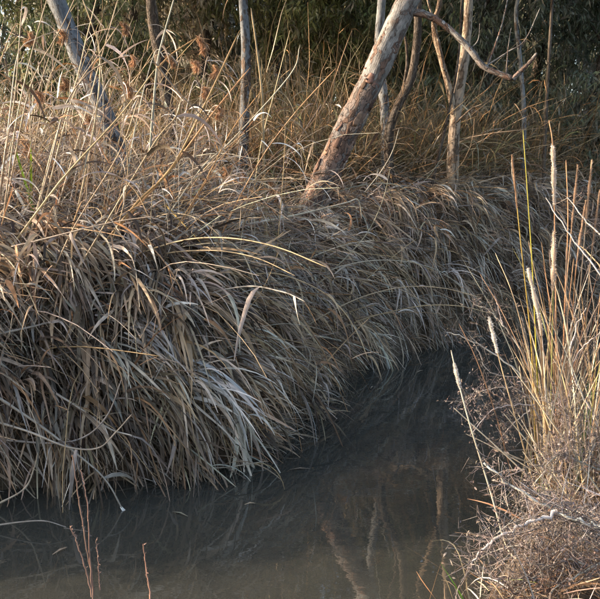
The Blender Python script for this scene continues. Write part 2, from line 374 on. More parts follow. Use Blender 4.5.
seg_len = np.linalg.norm(np.diff(LB, axis=0), axis=1); cum = np.concatenate([[0], np.cumsum(seg_len)])
def bank(u):
    """u: arc length on the left bank -> point on the waterline, normal to the water, tangent (to the right)."""
    i = np.clip(np.searchsorted(cum, u, side='right') - 1, 0, len(LB) - 2); f = ((u - cum[i]) / seg_len[i])[:, None]
    p = LB[i] * (1 - f) + LB[i + 1] * f
    T = norm(LB[i + 1] - LB[i])
    # smooth the tangent along the polyline
    e = 0.5
    def pt(v):
        v = np.clip(v, 0, cum[-1] - 1e-3); j = np.clip(np.searchsorted(cum, v, side='right') - 1, 0, len(LB) - 2); g = ((v - cum[j]) / seg_len[j])[:, None]
        return LB[j] * (1 - g) + LB[j + 1] * g
    T = norm(pt(u + e) - pt(u - e))
    return p, np.stack([T[:, 1], -T[:, 0]], 1), T
U0 = cum[2] + 0.8     # about x = -5
U1 = cum[14] + 1.2    # about x = 5

def vec3(h, z): return np.concatenate([h, np.asarray(z).reshape(-1, 1)], 1)

def clump_field(n_cl, per, s_lo, s_hi, lift_lo, lift_hi, spread, u_lo=U0, u_hi=U1, s_pow=1.0):
    """Roots of leaf tufts on the left bank: repeated clump values with per-leaf scatter."""
    u = rng.uniform(u_lo, u_hi, n_cl); s = s_lo + (s_hi - s_lo) * rng.uniform(0, 1, n_cl) ** s_pow
    p, n, T = bank(u); xy = p - n * s[:, None]
    lift = rng.uniform(lift_lo, lift_hi, n_cl)
    rep = np.repeat(np.arange(n_cl), per)
    xy2 = xy[rep] + rng.normal(0, spread, (len(rep), 2))
    z = ground(xy2[:, 0], xy2[:, 1]) + lift[rep] + rng.normal(0, 0.03, len(rep))
    return rep, vec3(xy2, np.maximum(z, 0.03)), n[rep], T[rep], s[rep]

def surf(px, py, off, Yd):
    """Where the view ray through a photo pixel first meets the heap (soil + off)."""
    for Y_ in np.arange(3.6, 10.5, .02):
        p_ = at(px, py, Y_)
        if p_[2] < gz(p_[0], p_[1]) + off and gz(p_[0], p_[1]) > 0: return p_
    return at(px, py, Yd)

def laid(pts, off, Yd):
    q = np.array([surf(px, py, off, Yd) for px, py in pts])
    y_ = np.clip(q[:, 1], Yd - 1.0, Yd + 1.0)
    fit = np.polyval(np.polyfit(np.arange(len(y_)), y_, 1), np.arange(len(y_)))
    y_ = np.minimum(.5 * y_ + .5 * fit, q[:, 1])
    return np.array([at(px, py, Y_) for (px, py), Y_ in zip(pts, y_)])

# ------------------------------------------------------------------ stuff: matted dead leaves on the bank
def flow(u):
    """Sideways lean of the matted leaves, changing along the bank."""
    left = np.clip((cum[10] - u) / 2.5, 0, 1)
    return 0.12 + 0.55 * left + 0.28 * np.sin(u * 2.1) + 0.2 * np.sin(u * 5.3 + 1), left

def leaf_w(n, med=.0125, sg=.5, lo=.005, hi=.04): return np.clip(med * np.exp(rng.normal(0, sg, n)), lo, hi)

bag = Bag()
def hang(ncl, per, smax, lift_lo, lift_hi, spread, L_lo, L_hi, w_l, w_r, keep, fan, dark=1.0):
    """Leaf tufts hanging down the bank face; wider and messier at the near left end."""
    u = U0 + (U1 - U0) * rng.uniform(0, 1, ncl); fl, left = flow(u)
    s = rng.uniform(0, 1, ncl) * (smax - .8 * left * (smax / 1.75)); p, n, T = bank(u); xy = p - n * s[:, None]
    rp = np.repeat(np.arange(ncl), per); m = len(rp)
    along = rng.normal(0, 1, (m, 1)) * spread
    xy2 = xy[rp] + T[rp] * along + rng.normal(0, .03, (m, 2))
    lift = lift_lo + (lift_hi - lift_lo) * rng.uniform(0, 1, ncl)
    root = vec3(xy2, np.maximum(ground(xy2[:, 0], xy2[:, 1]) + lift[rp] + rng.normal(0, .03, m), .03))
    lean = (fl + rng.normal(0, .34 + .4 * left))[rp][:, None]; up = rng.normal(.08, .36, ncl)[rp]; stiff = np.exp(rng.normal(0, .45, ncl))[rp]
    d = np.concatenate([n[rp] + T[rp] * lean, up[:, None]], 1) + rng.normal(0, fan, (m, 3))
    P = grow(root, d, rng.uniform(L_lo, L_hi, m) * rng.uniform(.65, 1.2, ncl)[rp], 6, rng.uniform(1.6, 5.0, m) / stiff, .5, clear=.03)
    P[..., 2] = np.maximum(P[..., 2], -.03)
    colc = pick(PAL_HANG, ncl, .3)[rp] * keep + pick(PAL_HANG, m, .38) * (1 - keep)
    lf = left[rp]
    bag.add(*ribbons(P, leaf_w(m, 1.0, .5, .35, 2.6) * (w_r + (w_l - w_r) * lf), colc * dark, rng.normal(0, 1.2, m), rng.normal(0, .7, m)))
hang(1900, 11, 1.75, .02, .20, .06, .2, .6, .0125, .0105, .35, .30)
hang(900, 18, 1.7, .18, .64, .05, .28, .72, .020, .013, .58, .24)
link('dead_reed_leaves', bag.mesh('dead_reed_leaves', MAT_DRY), kind='stuff', label='matted grey-brown dead reed leaves thatching the steep bank down to the water')

bag = Bag()
ncl = 2300
u = rng.uniform(U0, U1, ncl); fl, left = flow(u)
s = .95 - .55 * left + rng.uniform(0, 1, ncl) ** 1.2 * 3.6
p, n, T = bank(u); xy = p - n * s[:, None]
per = 12; rp = np.repeat(np.arange(ncl), per); m = len(rp)
xy2 = xy[rp] + rng.normal(0, .12, (m, 2)); lift = rng.uniform(.05, .5, ncl)
root = vec3(xy2, ground(xy2[:, 0], xy2[:, 1]) + lift[rp] + rng.normal(0, .05, m))
az = rng.normal(.8, 1.0, ncl)[rp] + rng.normal(0, .5, m); up = rng.uniform(-.2, 1.0, ncl)[rp]
d = vec3(n[rp] * np.cos(az)[:, None] + T[rp] * np.sin(az)[:, None], up) + rng.normal(0, .4, (m, 3))
P = grow(root, d, rng.uniform(.12, .5, m), 6, rng.uniform(.4, 5.5, m), 1.3, clear=.04)
colc = pick(PAL_TOP, ncl, .2)[rp] * .35 + pick(PAL_TOP, m, .28) * .65
bag.add(*ribbons(P, leaf_w(m, .0135, .55, .005, .042), colc, rng.normal(0, 1.8, m), rng.normal(0, 1.1, m)))
# broken stems lying through the heap
ns = 3400
u = rng.uniform(U0, U1, ns); p, n, T = bank(u); fl, left = flow(u); s = .9 - .75 * left + rng.uniform(0, 3.6, ns); xy = p - n * s[:, None]
az = rng.normal(1.0, .8, ns)
root = vec3(xy, ground(xy[:, 0], xy[:, 1]) + rng.uniform(.08, .5, ns))
d = vec3(n * np.cos(az)[:, None] + T * np.sin(az)[:, None], rng.uniform(-.15, .5, ns))
P = grow(root, d, rng.uniform(.4, 1.4, ns), 6, rng.uniform(.2, 1.2, ns), .45, clear=.10)
R = rng.uniform(.0018, .0062, ns)[:, None] * np.linspace(1, .5, 7)[None]
bag.add(*tubes(P, R, pick(PAL_CULM + PAL_GREY, ns, .2), 4))
# thin stems standing out of the heap at all angles
ns = 2300
u = rng.uniform(U0, cum[11], ns); p, n, T = bank(u); s = rng.uniform(.9, 4.0, ns); xy = p - n * s[:, None]
root = vec3(xy, ground(xy[:, 0], xy[:, 1]) + .05)
d = np.stack([rng.normal(.55, .7, ns), rng.normal(-.1, .45, ns), rng.uniform(.35, 1.1, ns)], 1)
P = grow(root, d, .4 + 1.7 * rng.uniform(0, 1, ns) ** 1.5, 6, rng.uniform(.1, 1.1, ns), .28, clear=.08)
bag.add(*tubes(P, rng.uniform(.0018, .0042, ns)[:, None] * np.linspace(1, .45, 7)[None], pick(PAL_CULM + PAL_GREY, ns, .25), 4))
link('reed_litter', bag.mesh('reed_litter', MAT_DRY), kind='stuff', label='tangle of broken dead reed stems and leaves heaped on top of the bank')

bag = Bag()
ncl = 300; per = 4
u = rng.uniform(U0 - .5, cum[11] + .3, ncl); p, n, T = bank(u); s = rng.uniform(1.1, 4.6, ncl); xy = p - n * s[:, None]
rp = np.repeat(np.arange(ncl), per); m = len(rp)
root = vec3(xy[rp] + rng.normal(0, .08, (m, 2)), 0 * rp); root[:, 2] = ground(root[:, 0], root[:, 1]) + .05
d = np.stack([rng.normal(.45, .65, ncl)[rp], rng.normal(0, .4, ncl)[rp], np.ones(m)], 1) + rng.normal(0, .2, (m, 3))
P = grow(root, d, rng.uniform(.9, 2.4, m), 8, rng.uniform(.15, 1.1, m), .3, clear=.1)
bag.add(*tubes(P, rng.uniform(.0018, .0046, m)[:, None] * np.linspace(1, .4, 9)[None], pick(PAL_CULM + PAL_GREY + [(3, .2, .13, .08)], m, .25), 4))
q = rng.integers(0, m, m * 4); k = rng.integers(2, 9, m * 4)
P2 = grow(P[q, k], rng.normal(0, 1, (m * 4, 3)) + [.3, 0, .5], rng.uniform(.12, .42, m * 4), 6, rng.uniform(2, 9, m * 4), 1.2, clear=.1)
bag.add(*ribbons(P2, leaf_w(m * 4, .0135, .5), pick(PAL_TOP, m * 4, .28), rng.normal(0, 1.4, m * 4), rng.normal(0, 1., m * 4)))
link('reed_tangle', bag.mesh('reed_tangle', MAT_DRY), kind='stuff', label='dense tangle of thin arching dead reeds in front of the left trunks')

# dry thicket behind the heap, at the feet of the trees
def thicket(name, label, ncl, per, s_lo, s_hi, L_lo, L_hi, pal, g_hi, lean=.15, w_med=.010, belt=None):
    bag = Bag()
    if belt is None:
        rp, root, n, T, s = clump_field(ncl, per, s_lo, s_hi, 0.0, .15, .14, U0 - 3, U1 + 4)
    else:
        bx, by = rng.uniform(belt[0], belt[1], ncl * 2), rng.uniform(belt[2], belt[3], ncl * 2)
        ok = poly_dist(bx, by, LB) > s_lo; bx, by = bx[ok][:ncl], by[ok][:ncl]; ncl = len(bx)
        rp = np.repeat(np.arange(ncl), per); x_ = bx[rp] + rng.normal(0, .14, len(rp)); y_ = by[rp] + rng.normal(0, .14, len(rp))
        root = np.stack([x_, y_, ground(x_, y_)], 1)
    m = len(rp)
    d = np.stack([rng.normal(lean, .35, ncl)[rp], rng.normal(0, .3, ncl)[rp], np.ones(m)], 1) + rng.normal(0, .17, (m, 3))
    px_ = 300 + F * root[:, 0] / root[:, 1]
    L_ = rng.uniform(L_lo, L_hi, m) * rng.uniform(.55, 1.25, ncl)[rp] * np.interp(px_, [60, 160, 240, 430, 480], [.55, .7, 1, 1, .95])
    P = grow(root, d, L_, 7, rng.uniform(.05, g_hi, m), .5)
    colc = pick(pal, ncl, .25)[rp] * .6 + pick(pal, m, .3) * .4
    bag.add(*ribbons(P, leaf_w(m, w_med), colc, rng.normal(0, 1.4, m), rng.normal(0, 1.0, m)))
    # leaves hanging from the stems
    q = rng.integers(0, m, m); k = rng.integers(2, 8, m)
    P2 = grow(P[q, k], rng.normal(0, 1, (m, 3)) + [.2, 0, .3], rng.uniform(.15, .5, m), 4, rng.uniform(2, 8, m), 1.0)
    bag.add(*ribbons(P2, leaf_w(m, w_med * 1.2), pick(pal, m, .3), rng.normal(0, 1.4, m), rng.normal(0, 1.0, m)))
    link(name, bag.mesh(name, MAT_DRY), kind='stuff', label=label)
thicket('dry_undergrowth', 'brown and olive dry grass thicket around the feet of the gum trees', 850, 11, 2.0, 6.5, .5, 1.35, PAL_THICK, 1.8)
thicket('reed_thicket', 'tall shaded brown reed thicket standing behind the gum trees', 1500, 11, 1.9, 0, 1.0, 2.8, [(3, .25, .175, .105), (1.8, .13, .105, .06), (3.0, .33, .19, .09), (1.5, .16, .165, .07), (1.4, .36, .31, .24), (.8, .07, .075, .04)], .6, belt=(-4.6, 5.6, 10.2, 13.4))

# right bank litter
bag = Bag()
nl = 9000
x = rng.uniform(0.6, 6.5, nl); y = rng.uniform(2.3, 9.0, nl)
ok = (ground(x, y) > 0.0); x, y = x[ok], y[ok]; nl = len(x)
az = rng.uniform(0, 2 * math.pi, nl)
root = np.stack([x, y, ground(x, y) + rng.uniform(0, 0.12, nl)], 1)
d = np.stack([np.cos(az), np.sin(az), rng.uniform(-0.2, 0.9, nl)], 1)
P = grow(root, d, rng.uniform(0.12, 0.5, nl), 5, rng.uniform(0.5, 4, nl), 1.2, clear=0.015)
bag.add(*ribbons(P, rng.uniform(0.004, 0.014, nl), pick(PAL_TOP + PAL_HANG, nl, 0.25), rng.normal(0, 1.5, nl), rng.normal(0, 1, nl)))
link('bank_litter', bag.mesh('bank_litter', MAT_DRY), kind='stuff', label='brown dead leaf litter covering the low right bank')

# ------------------------------------------------------------------ trees
def trunk_space(P, R, seg, r0):
    a = np.arange(seg) / seg * 2 * math.pi
    s_ = np.concatenate([[0], np.cumsum(np.linalg.norm(np.diff(P[0], axis=0), axis=1))])
    o_ = rng.uniform(0, 20)
    return np.stack([np.cos(a)[None, None] * R[:, :, None] + o_, np.sin(a)[None, None] * R[:, :, None], np.broadcast_to(s_[None, :, None], (1, len(s_), seg))], -1)

def trunk_mesh(pts, r0, r1, mat, n=60, seg=18, rough_lo=0.0, rough_hi=0.0, rough_end=0.6, lump=0.04, origin=(0, 0, 0), flare=0.25):
    P = resample(pts, n)[None]
    t = np.linspace(0, 1, n)
    R = r0 + (r1 - r0) * t
    R = R * (1 + flare * np.exp(-t * 18)) * (1 + 0.03 * np.sin(t * 37 + r0 * 90) + 0.02 * np.sin(t * 83))
    R[-1] *= 0.05
    V, Q, c, l = tubes(P, R[None], np.zeros((1, 3)), seg)
    # lumps round and along
    ang = np.arange(seg) / seg * 2 * math.pi
    f = lump * (np.sin(ang[None] * 3 + 5 * np.sin(t * 9)[:, None]) + 0.6 * np.sin(ang[None] * 5 + t[:, None] * 40) + 0.5 * rng.normal(0, 1, (n, seg)))
    V = V + (V - P[:, :, None, :]) * f[None, :, :, None]
    sh = np.interp(t, [0, rough_end * 0.75, rough_end, 1], [rough_hi, rough_hi, rough_lo, rough_lo])
    c = np.repeat(sh[:, None], seg, 1)[None, :, :, None] * np.ones(3)
    l = trunk_space(P, R[None], seg, r0)
    return build_mesh('trunk', V.reshape(-1, 3) - np.asarray(origin), Q, c, l.reshape(-1, 3), mat), P[0], R

def limb_mesh(paths, mat, origin, share=0.3, seg=7):
    b = Bag()
    for pts, r0, r1 in paths:
        n = max(10, 6 * len(pts)); P = resample(np.asarray(pts), n)[None]
        R = np.linspace(r0, r1, n) * (1 + 0.06 * rng.normal(0, 1, n)); R[-1] = r1 * 0.3
        V, Q, c, l = tubes(P, R[None], np.full((1, 3), share), seg)
        b.add(V, Q, c, trunk_space(P, R[None], seg, r0))
    return b.mesh('branch', mat, origin)

PAL_GUM = [(3, .12, .155, .07), (2, .165, .19, .085), (2, .065, .085, .045), (1.4, .25, .24, .125), (1.2, .32, .27, .20)]
PAL_OLIVE = [(3, .20, .21, .07), (2, .135, .15, .058), (1.6, .33, .30, .11), (1, .075, .09, .042), (1.4, .38, .30, .19)]
PAL_DARK = [(3, .13, .16, .10), (2, .19, .205, .13), (1.6, .075, .095, .066), (1.4, .31, .30, .235), (1.2, .42, .39, .36)]
PAL_BROWN = [(2, .29, .225, .15), (2, .17, .165, .088), (1.7, .105, .115, .063), (1.4, .40, .33, .25), (1.2, .52, .49, .45)]

def crown_mesh(centres, radii, n_leaf, pal, leaf_l, leaf_w, origin, droop=1.3, spray=26):
    """Hanging leaf sprays spread through lumpy volumes, leaving gaps."""
    centres = np.asarray(centres, float); radii = np.asarray(radii, float)
    nsp = n_leaf // spray
    vol = radii.prod(1) ** (2 / 3); k = rng.choice(len(centres), nsp, p=vol / vol.sum())
    q = norm(rng.normal(0, 1, (nsp, 3))) * (rng.uniform(0.05, 1, (nsp, 1)) ** 0.45)
    sp = centres[k] + q * radii[k]
    rep = np.repeat(np.arange(nsp), spray); m = len(rep)
    # each spray hangs on a short drooping twig
    tt = rng.uniform(0, 1, m)
    tw = norm(rng.normal(0, 1, (nsp, 3)) * [1, 1, 0.5] - [0, 0, 0.7]) * rng.uniform(0.25, 0.7, (nsp, 1))
    root = sp[rep] + tw[rep] * tt[:, None] + rng.normal(0, 0.05, (m, 3))
    d = norm(rng.normal(0, 1, (m, 3)) + tw[rep] - [0, 0, droop])
    Ll = leaf_l * rng.uniform(0.55, 1.3, m); Wl = leaf_w * rng.uniform(0.6, 1.3, m)
    sd = norm(np.cross(d, rng.normal(0, 1, (m, 3))))
    mid = root + d * (Ll * 0.45)[:, None]; tip = root + d * Ll[:, None] + rng.normal(0, 0.02, (m, 3)) - [0, 0, 0.02]
    hw = (Wl * 0.5)[:, None]
    V = np.stack([root, mid - sd * hw, tip, mid + sd * hw], 1)
    Q = np.arange(m * 4).reshape(m, 4)
    c = (pick(pal, nsp, 0.25)[rep] * 0.5 + pick(pal, m, 0.25) * 0.5)
    c = np.repeat(c[:, None], 4, 1)
    r = rng.uniform(0, 50, m)
    l = np.stack([np.tile([0, -1, 0, 1], (m, 1)), np.tile([0, .45, 1, .45], (m, 1)), np.repeat(r[:, None], 4, 1)], -1)
    b = Bag(); b.add(V, Q, c, l)
    # bare spray twigs
    pt = np.stack([sp, sp + tw * 0.5 + [0, 0, 0.02], sp + tw * 1.05], 1)
    b.add(*tubes(pt, np.full((nsp, 3), 0.006) * [1, .7, .3], np.tile([[.11, .085, .07]], (nsp, 1)), 3))
    return b.mesh('crown', MAT_GREEN, origin)

def tree(name, label, pts, r0, r1, mat, crown=None, limbs=(), group=None, n=60, seg=16, share=0.3, **kw):
    base = np.array([pts[0][0], pts[0][1], gz(pts[0][0], pts[0][1])])
    t = thing(name, base, label, 'tree', group)
    me, P, R = trunk_mesh(np.asarray(pts), r0, r1, mat, n, seg, origin=base, **kw)
    tree.trunk = link('trunk', me, t); first = None
    for lp in limbs:
        if lp[1] < .0125 and first is not None:
            link('twig', limb_mesh([lp], mat, base, share), first)
        else:
            o = link('branch', limb_mesh([lp], mat, base, share), t); first = first or o
    if crown:
        link('crown', crown_mesh(*crown, base), t)
    return t, P, R, base

def to_ground(p):
    """Continue a traced trunk down to the soil."""
    p = np.asarray(p); q = p[0] + (p[0] - p[1]) / np.linalg.norm(p[0] - p[1]) * 0.5
    g = gz(p[0][0], p[0][1])
    d = (p[0] - p[1]) / np.linalg.norm(p[0] - p[1])
    k = max((p[0][2] - g + 0.15) / max(-d[2], 0.2), 0.1)
    return np.vstack([p[0] + d * k, p])

def up_from(p, *off):
    """Extend a path above the picture by offsets from its last point."""
    p = list(np.asarray(p)); 
    for o in off: p.append(p[-1] + np.array(o, float))
    return np.array(p)

# the leaning gum
pA = to_ground(atpath([(322, 186), (348, 128), (372, 80), (404, 8)], 8.8, 8.6))
pA = up_from(pA, (.35, -.05, .75), (.5, 0, 1.3), (.4, .1, 1.6))
branch = atpath([(408, 12), (424, 14), (440, 22), (458, 37), (472, 52), (483, 66), (500, 74), (514, 79)], 8.6, 8.2)
tip = atpath([(513, 79), (522, 70), (530, 62), (537, 53)], 8.2, 8.1)
tA, PA, RA, bA = tree('leaning_gum_tree', 'thick leaning gum trunk with flaking red-brown bark and a crooked bare branch', pA, 0.168, 0.108, MAT_BARK,
    crown=([(pA[-1] + [0, 0, .3]), pA[-2] + [.7, .3, .5], pA[-2] + [-.9, .5, .6]], [(1.5, 1.4, 1.0), (1.2, 1, .8), (1.1, 1, .8)], 4200, PAL_GUM, .17, .03),
    limbs=[(branch, .043, .030), (tip, .030, .016), (atpath([(487, 67), (497, 40), (503, 20), (509, -8)], 8.35, 8.4), .012, .006), (atpath([(486, 66), (508, 52), (525, 40), (541, 6)], 8.35, 8.2), .010, .004), (atpath([(506, 77), (508, 50), (511, 28)], 8.25, 8.2), .008, .003), (atpath([(470, 49), (478, 40), (480, 22)], 8.4, 8.3), .008, .003), ([pA[-2], pA[-2] + [-.5, .2, .5], pA[-2] + [-1, .4, 1.2]], .06, .02)],
    n=120, seg=28, rough_lo=0.20, rough_hi=0.62, rough_end=0.42, lump=0.03, share=0.3)
# peeling bark plates on its lower trunk
for k in range(90):
    j = int(rng.uniform(8, 60)); c0 = PA[j]; ax = norm(PA[j + 3] - PA[j]); th = rng.uniform(0, 2 * math.pi)
    xa = norm(np.cross(ax, [0.3, 1, 0.2])); ya = np.cross(ax, xa)
    Lf = rng.uniform(0.06, 0.2); Wf = rng.uniform(0.25, 0.7); rr = RA[j]
    rows = []
    m_ = 6; q_ = 4
    for a in range(m_):
        tt = a / (m_ - 1); wv = Wf * (0.35 + 0.65 * math.sin(math.pi * min(0.95, tt * 0.8 + 0.15))) * (1 + 0.15 * rng.normal())
        lift = 1.01 + 0.03 * (tt - 0.55) ** 2 * 4 * rng.uniform(0.2, 1.4)
        for b in range(q_):
            an = th + wv * (b / (q_ - 1) - 0.5)
            rows.append(c0 + ax * (Lf * (tt - 0.5)) + (math.cos(an) * xa + math.sin(an) * ya) * rr * (lift + 0.012 * rng.normal()))
    Vf = np.array(rows); inner = Vf - norm(Vf - c0) * 0.006
    Qf = grid_quads(1, m_ - 1, q_); Qb = Qf[:, ::-1] + m_ * q_
    edge = [b for b in range(q_)] + [a * q_ + q_ - 1 for a in range(1, m_)] + [(m_ - 1) * q_ + b for b in range(q_ - 2, -1, -1)] + [a * q_ for a in range(m_ - 2, 0, -1)]
    Qe = np.array([[edge[e], edge[e] + m_ * q_, edge[(e + 1) % len(edge)] + m_ * q_, edge[(e + 1) % len(edge)]] for e in range(len(edge))])
    col = pick([(3, .19, .12, .09), (3, .10, .062, .048), (2, .24, .18, .15)], 1)
    VV = np.vstack([Vf, inner]) - bA
    lu = np.zeros((len(VV), 3)); lu[:, 0] = np.tile(np.linspace(-1, 1, q_), 2 * m_); lu[:, 1] = np.tile(np.repeat(np.linspace(0, 1, m_), q_), 2); lu[:, 2] = k
    link('bark_flake', build_mesh('bark_flake', VV, np.vstack([Qf, Qb, Qe]), np.repeat(col, len(VV), 0), lu, MAT_FLAKE), tree.trunk)

# forked gum, sunlit on one side
pB = to_ground(atpath([(452, 186), (454, 140), (456, 112), (462, 75), (467, 30), (470, -12)], 10.2, 10.2))
pB = up_from(pB, (.1, 0, .9), (.25, .1, 1.4), (.2, 0, 1.4))
fkB = atpath([(455, 118), (449, 88), (440, 55), (434, 25), (440, -10)], 10.18, 10.1); fkB = up_from(fkB, (-.2, 0, 1.2), (-.3, .1, 1.2))
fkB2 = atpath([(444, 70), (438, 40), (431, 12), (424, -12)], 10.1, 10.0)
fkB3 = atpath([(454, 125), (470, 110), (482, 104)], 10.15, 10.0)
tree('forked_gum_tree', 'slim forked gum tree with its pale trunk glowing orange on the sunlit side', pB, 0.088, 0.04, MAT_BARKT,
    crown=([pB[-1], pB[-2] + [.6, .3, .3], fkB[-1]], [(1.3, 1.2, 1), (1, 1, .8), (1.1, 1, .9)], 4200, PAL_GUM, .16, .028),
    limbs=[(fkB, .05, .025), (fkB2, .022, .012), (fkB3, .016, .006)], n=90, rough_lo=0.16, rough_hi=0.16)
# dark stick leaning on it
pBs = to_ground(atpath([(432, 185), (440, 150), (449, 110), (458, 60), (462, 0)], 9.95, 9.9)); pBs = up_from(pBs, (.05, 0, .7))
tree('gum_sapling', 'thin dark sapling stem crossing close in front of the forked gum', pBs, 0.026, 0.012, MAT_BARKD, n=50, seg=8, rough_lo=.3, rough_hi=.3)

# pale slim gum and dark curved one behind the leaning trunk
pC = to_ground(atpath([(386, 180), (386, 140), (384, 100), (379, 50), (382, 0)], 10.5, 10.5)); pC = up_from(pC, (.1, 0, 1), (-.1, .1, 1.6), (.2, 0, 1.3))
tree('pale_gum_tree', 'slim blue-white gum trunk just behind the leaning trunk', pC, 0.075, 0.05, MAT_BARK2,
    crown=([pC[-1], pC[-2] + [-.7, .3, .2], pC[-2] + [.5, .4, -.2]], [(1.2, 1.2, 1), (1, 1, .8), (.9, .9, .7)], 3600, PAL_GUM, .16, .028), n=80, rough_lo=.1, rough_hi=.18)
pC2 = to_ground(atpath([(390, 182), (389, 135), (397, 108), (411, 78), (417, 40), (419, -10)], 10.0, 9.9)); pC2 = up_from(pC2, (.1, 0, .9), (.3, .2, 1.4), (.1, .1, 1.2))
lC2 = atpath([(392, 125), (402, 92), (407, 62), (404, 30), (396, -8)], 9.98, 10.1)
tw = atpath([(388, 132), (402, 128), (413, 130), (424, 139)], 9.95, 9.7)
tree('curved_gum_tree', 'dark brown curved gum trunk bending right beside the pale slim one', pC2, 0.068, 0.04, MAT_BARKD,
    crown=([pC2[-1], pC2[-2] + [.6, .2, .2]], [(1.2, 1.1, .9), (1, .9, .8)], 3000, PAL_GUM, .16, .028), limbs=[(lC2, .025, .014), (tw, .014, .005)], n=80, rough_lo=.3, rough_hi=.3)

# left gum
pD = to_ground(atpath([(128, 200), (117, 150), (98, 98), (77, 52), (57, 0)], 7.4, 7.4)); pD = up_from(pD, (-.3, 0, .9), (-.4, .1, 1.5), (-.2, .1, 1.6))
tree('bluish_gum_tree', 'bluish smooth gum trunk leaning left behind the tall reed stems', pD, 0.095, 0.078, MAT_BARKB,
    crown=([pD[-1], pD[-2] + [.8, .2, .4], pD[-2] + [-.7, .3, .2]], [(1.4, 1.3, 1), (1.1, 1, .8), (1, 1, .8)], 4000, PAL_GUM, .17, .03), n=90, seg=20, rough_lo=.14, rough_hi=.2, rough_end=.5)
pF = to_ground(atpath([(176, 175), (170, 120), (162, 70), (153, 20), (150, -10)], 9.6, 9.6)); pF = up_from(pF, (-.1, 0, 1), (-.3, .1, 1.5), (.1, 0, 1.3))
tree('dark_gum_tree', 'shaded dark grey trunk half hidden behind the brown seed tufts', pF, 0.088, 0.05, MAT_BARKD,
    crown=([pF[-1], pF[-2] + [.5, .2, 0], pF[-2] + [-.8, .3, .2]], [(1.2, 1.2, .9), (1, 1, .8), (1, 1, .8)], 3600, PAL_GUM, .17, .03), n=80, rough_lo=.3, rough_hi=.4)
pE = to_ground(atpath([(243, 150), (245, 100), (246, 50), (243, 0)], 9.9, 9.9)); pE = up_from(pE, (-.05, 0, 1), (.3, .1, 1.5), (.1, 0, 1.4))
tree('grey_gum_tree', 'upright blue-grey gum trunk beside the thick tan cane', pE, 0.074, 0.045, MAT_BARKB,
    crown=([pE[-1], pE[-2] + [.6, .2, .1], pE[-2] + [-.6, .3, .2]], [(1.2, 1.2, .9), (1, 1, .8), (1, 1, .8)], 3600, PAL_OLIVE, .16, .028), n=80, rough_lo=.18, rough_hi=.25)
pG = to_ground(atpath([(522, 190), (524, 120), (520, 60), (516, 20), (519, -10)], 11.8, 11.8)); pG = up_from(pG, (.1, 0, 1), (.2, .1, 1.6))
tree('slender_gum_tree', 'slender bluish trunk behind the tip of the crooked branch', pG, 0.04, 0.025, MAT_BARK2,
    crown=([pG[-1], pG[-2] + [.5, .2, .1]], [(1.3, 1.2, 1), (1, 1, .9)], 3200, PAL_DARK, .17, .03), n=60, seg=10, rough_lo=.15, rough_hi=.15)
pH = to_ground(atpath([(543, 190), (546, 110), (550, 40), (553, -10)], 11.2, 11.2)); pH = up_from(pH, (.05, 0, 1), (-.2, .1, 1.4))
tree('slender_gum_tree', 'thin dark trunk rising behind the tall fluffy cattails', pH, 0.03, 0.016, MAT_BARKD,
    crown=([pH[-1], pH[-2] + [.5, .2, .1]], [(1.2, 1.1, 1), (1, 1, .9)], 3000, PAL_DARK, .17, .03), n=60, seg=10, rough_lo=.15, rough_hi=.15)

# leafy trees filling the background
def back_tree(px, Y, hgt, wid, pal, n_leaf, label, lo=0.6, leaf=(.165, .036), lean=0.0, mat=None):
    b = at(px, 185, Y); x0 = b[0]; g = gz(x0, Y)
    pts = [np.array([x0, Y, g - .1])]
    for k in range(1, 6):
        pts.append(np.array([x0 + lean * k / 5 * hgt + rng.normal(0, .12), Y + rng.normal(0, .12), g + hgt * k / 5]))
    cs, rs = [], []
    nl = 13
    limbs = []
    for k in range(nl):
        f = (k + .5) / nl; zc = g + lo + (hgt + .4 - lo) * f
        a = rng.uniform(0, 2 * math.pi); rad = wid * (0.55 if k < nl - 2 else 0.2) * rng.uniform(.3, 1)
        stem = np.array([x0 + lean * hgt * f, Y, zc - .4])
        c = stem + [math.cos(a) * rad, math.sin(a) * rad * .8, rng.uniform(-.1, .3)]
        cs.append(c); rs.append((wid * rng.uniform(.3, .5), wid * rng.uniform(.3, .45), rng.uniform(.45, .8)))
        if k % 2 == 0: limbs.append(([stem - [0, 0, .3], (stem + c) / 2 + [0, 0, .1], c], .03, .01))
    return tree('leafy_tree', label, np.array(pts), 0.03 + 0.012 * hgt, 0.02, mat or MAT_BARKD, crown=(cs, rs, n_leaf, pal, *leaf), limbs=limbs, n=40, seg=9, rough_lo=.3, rough_hi=.35)

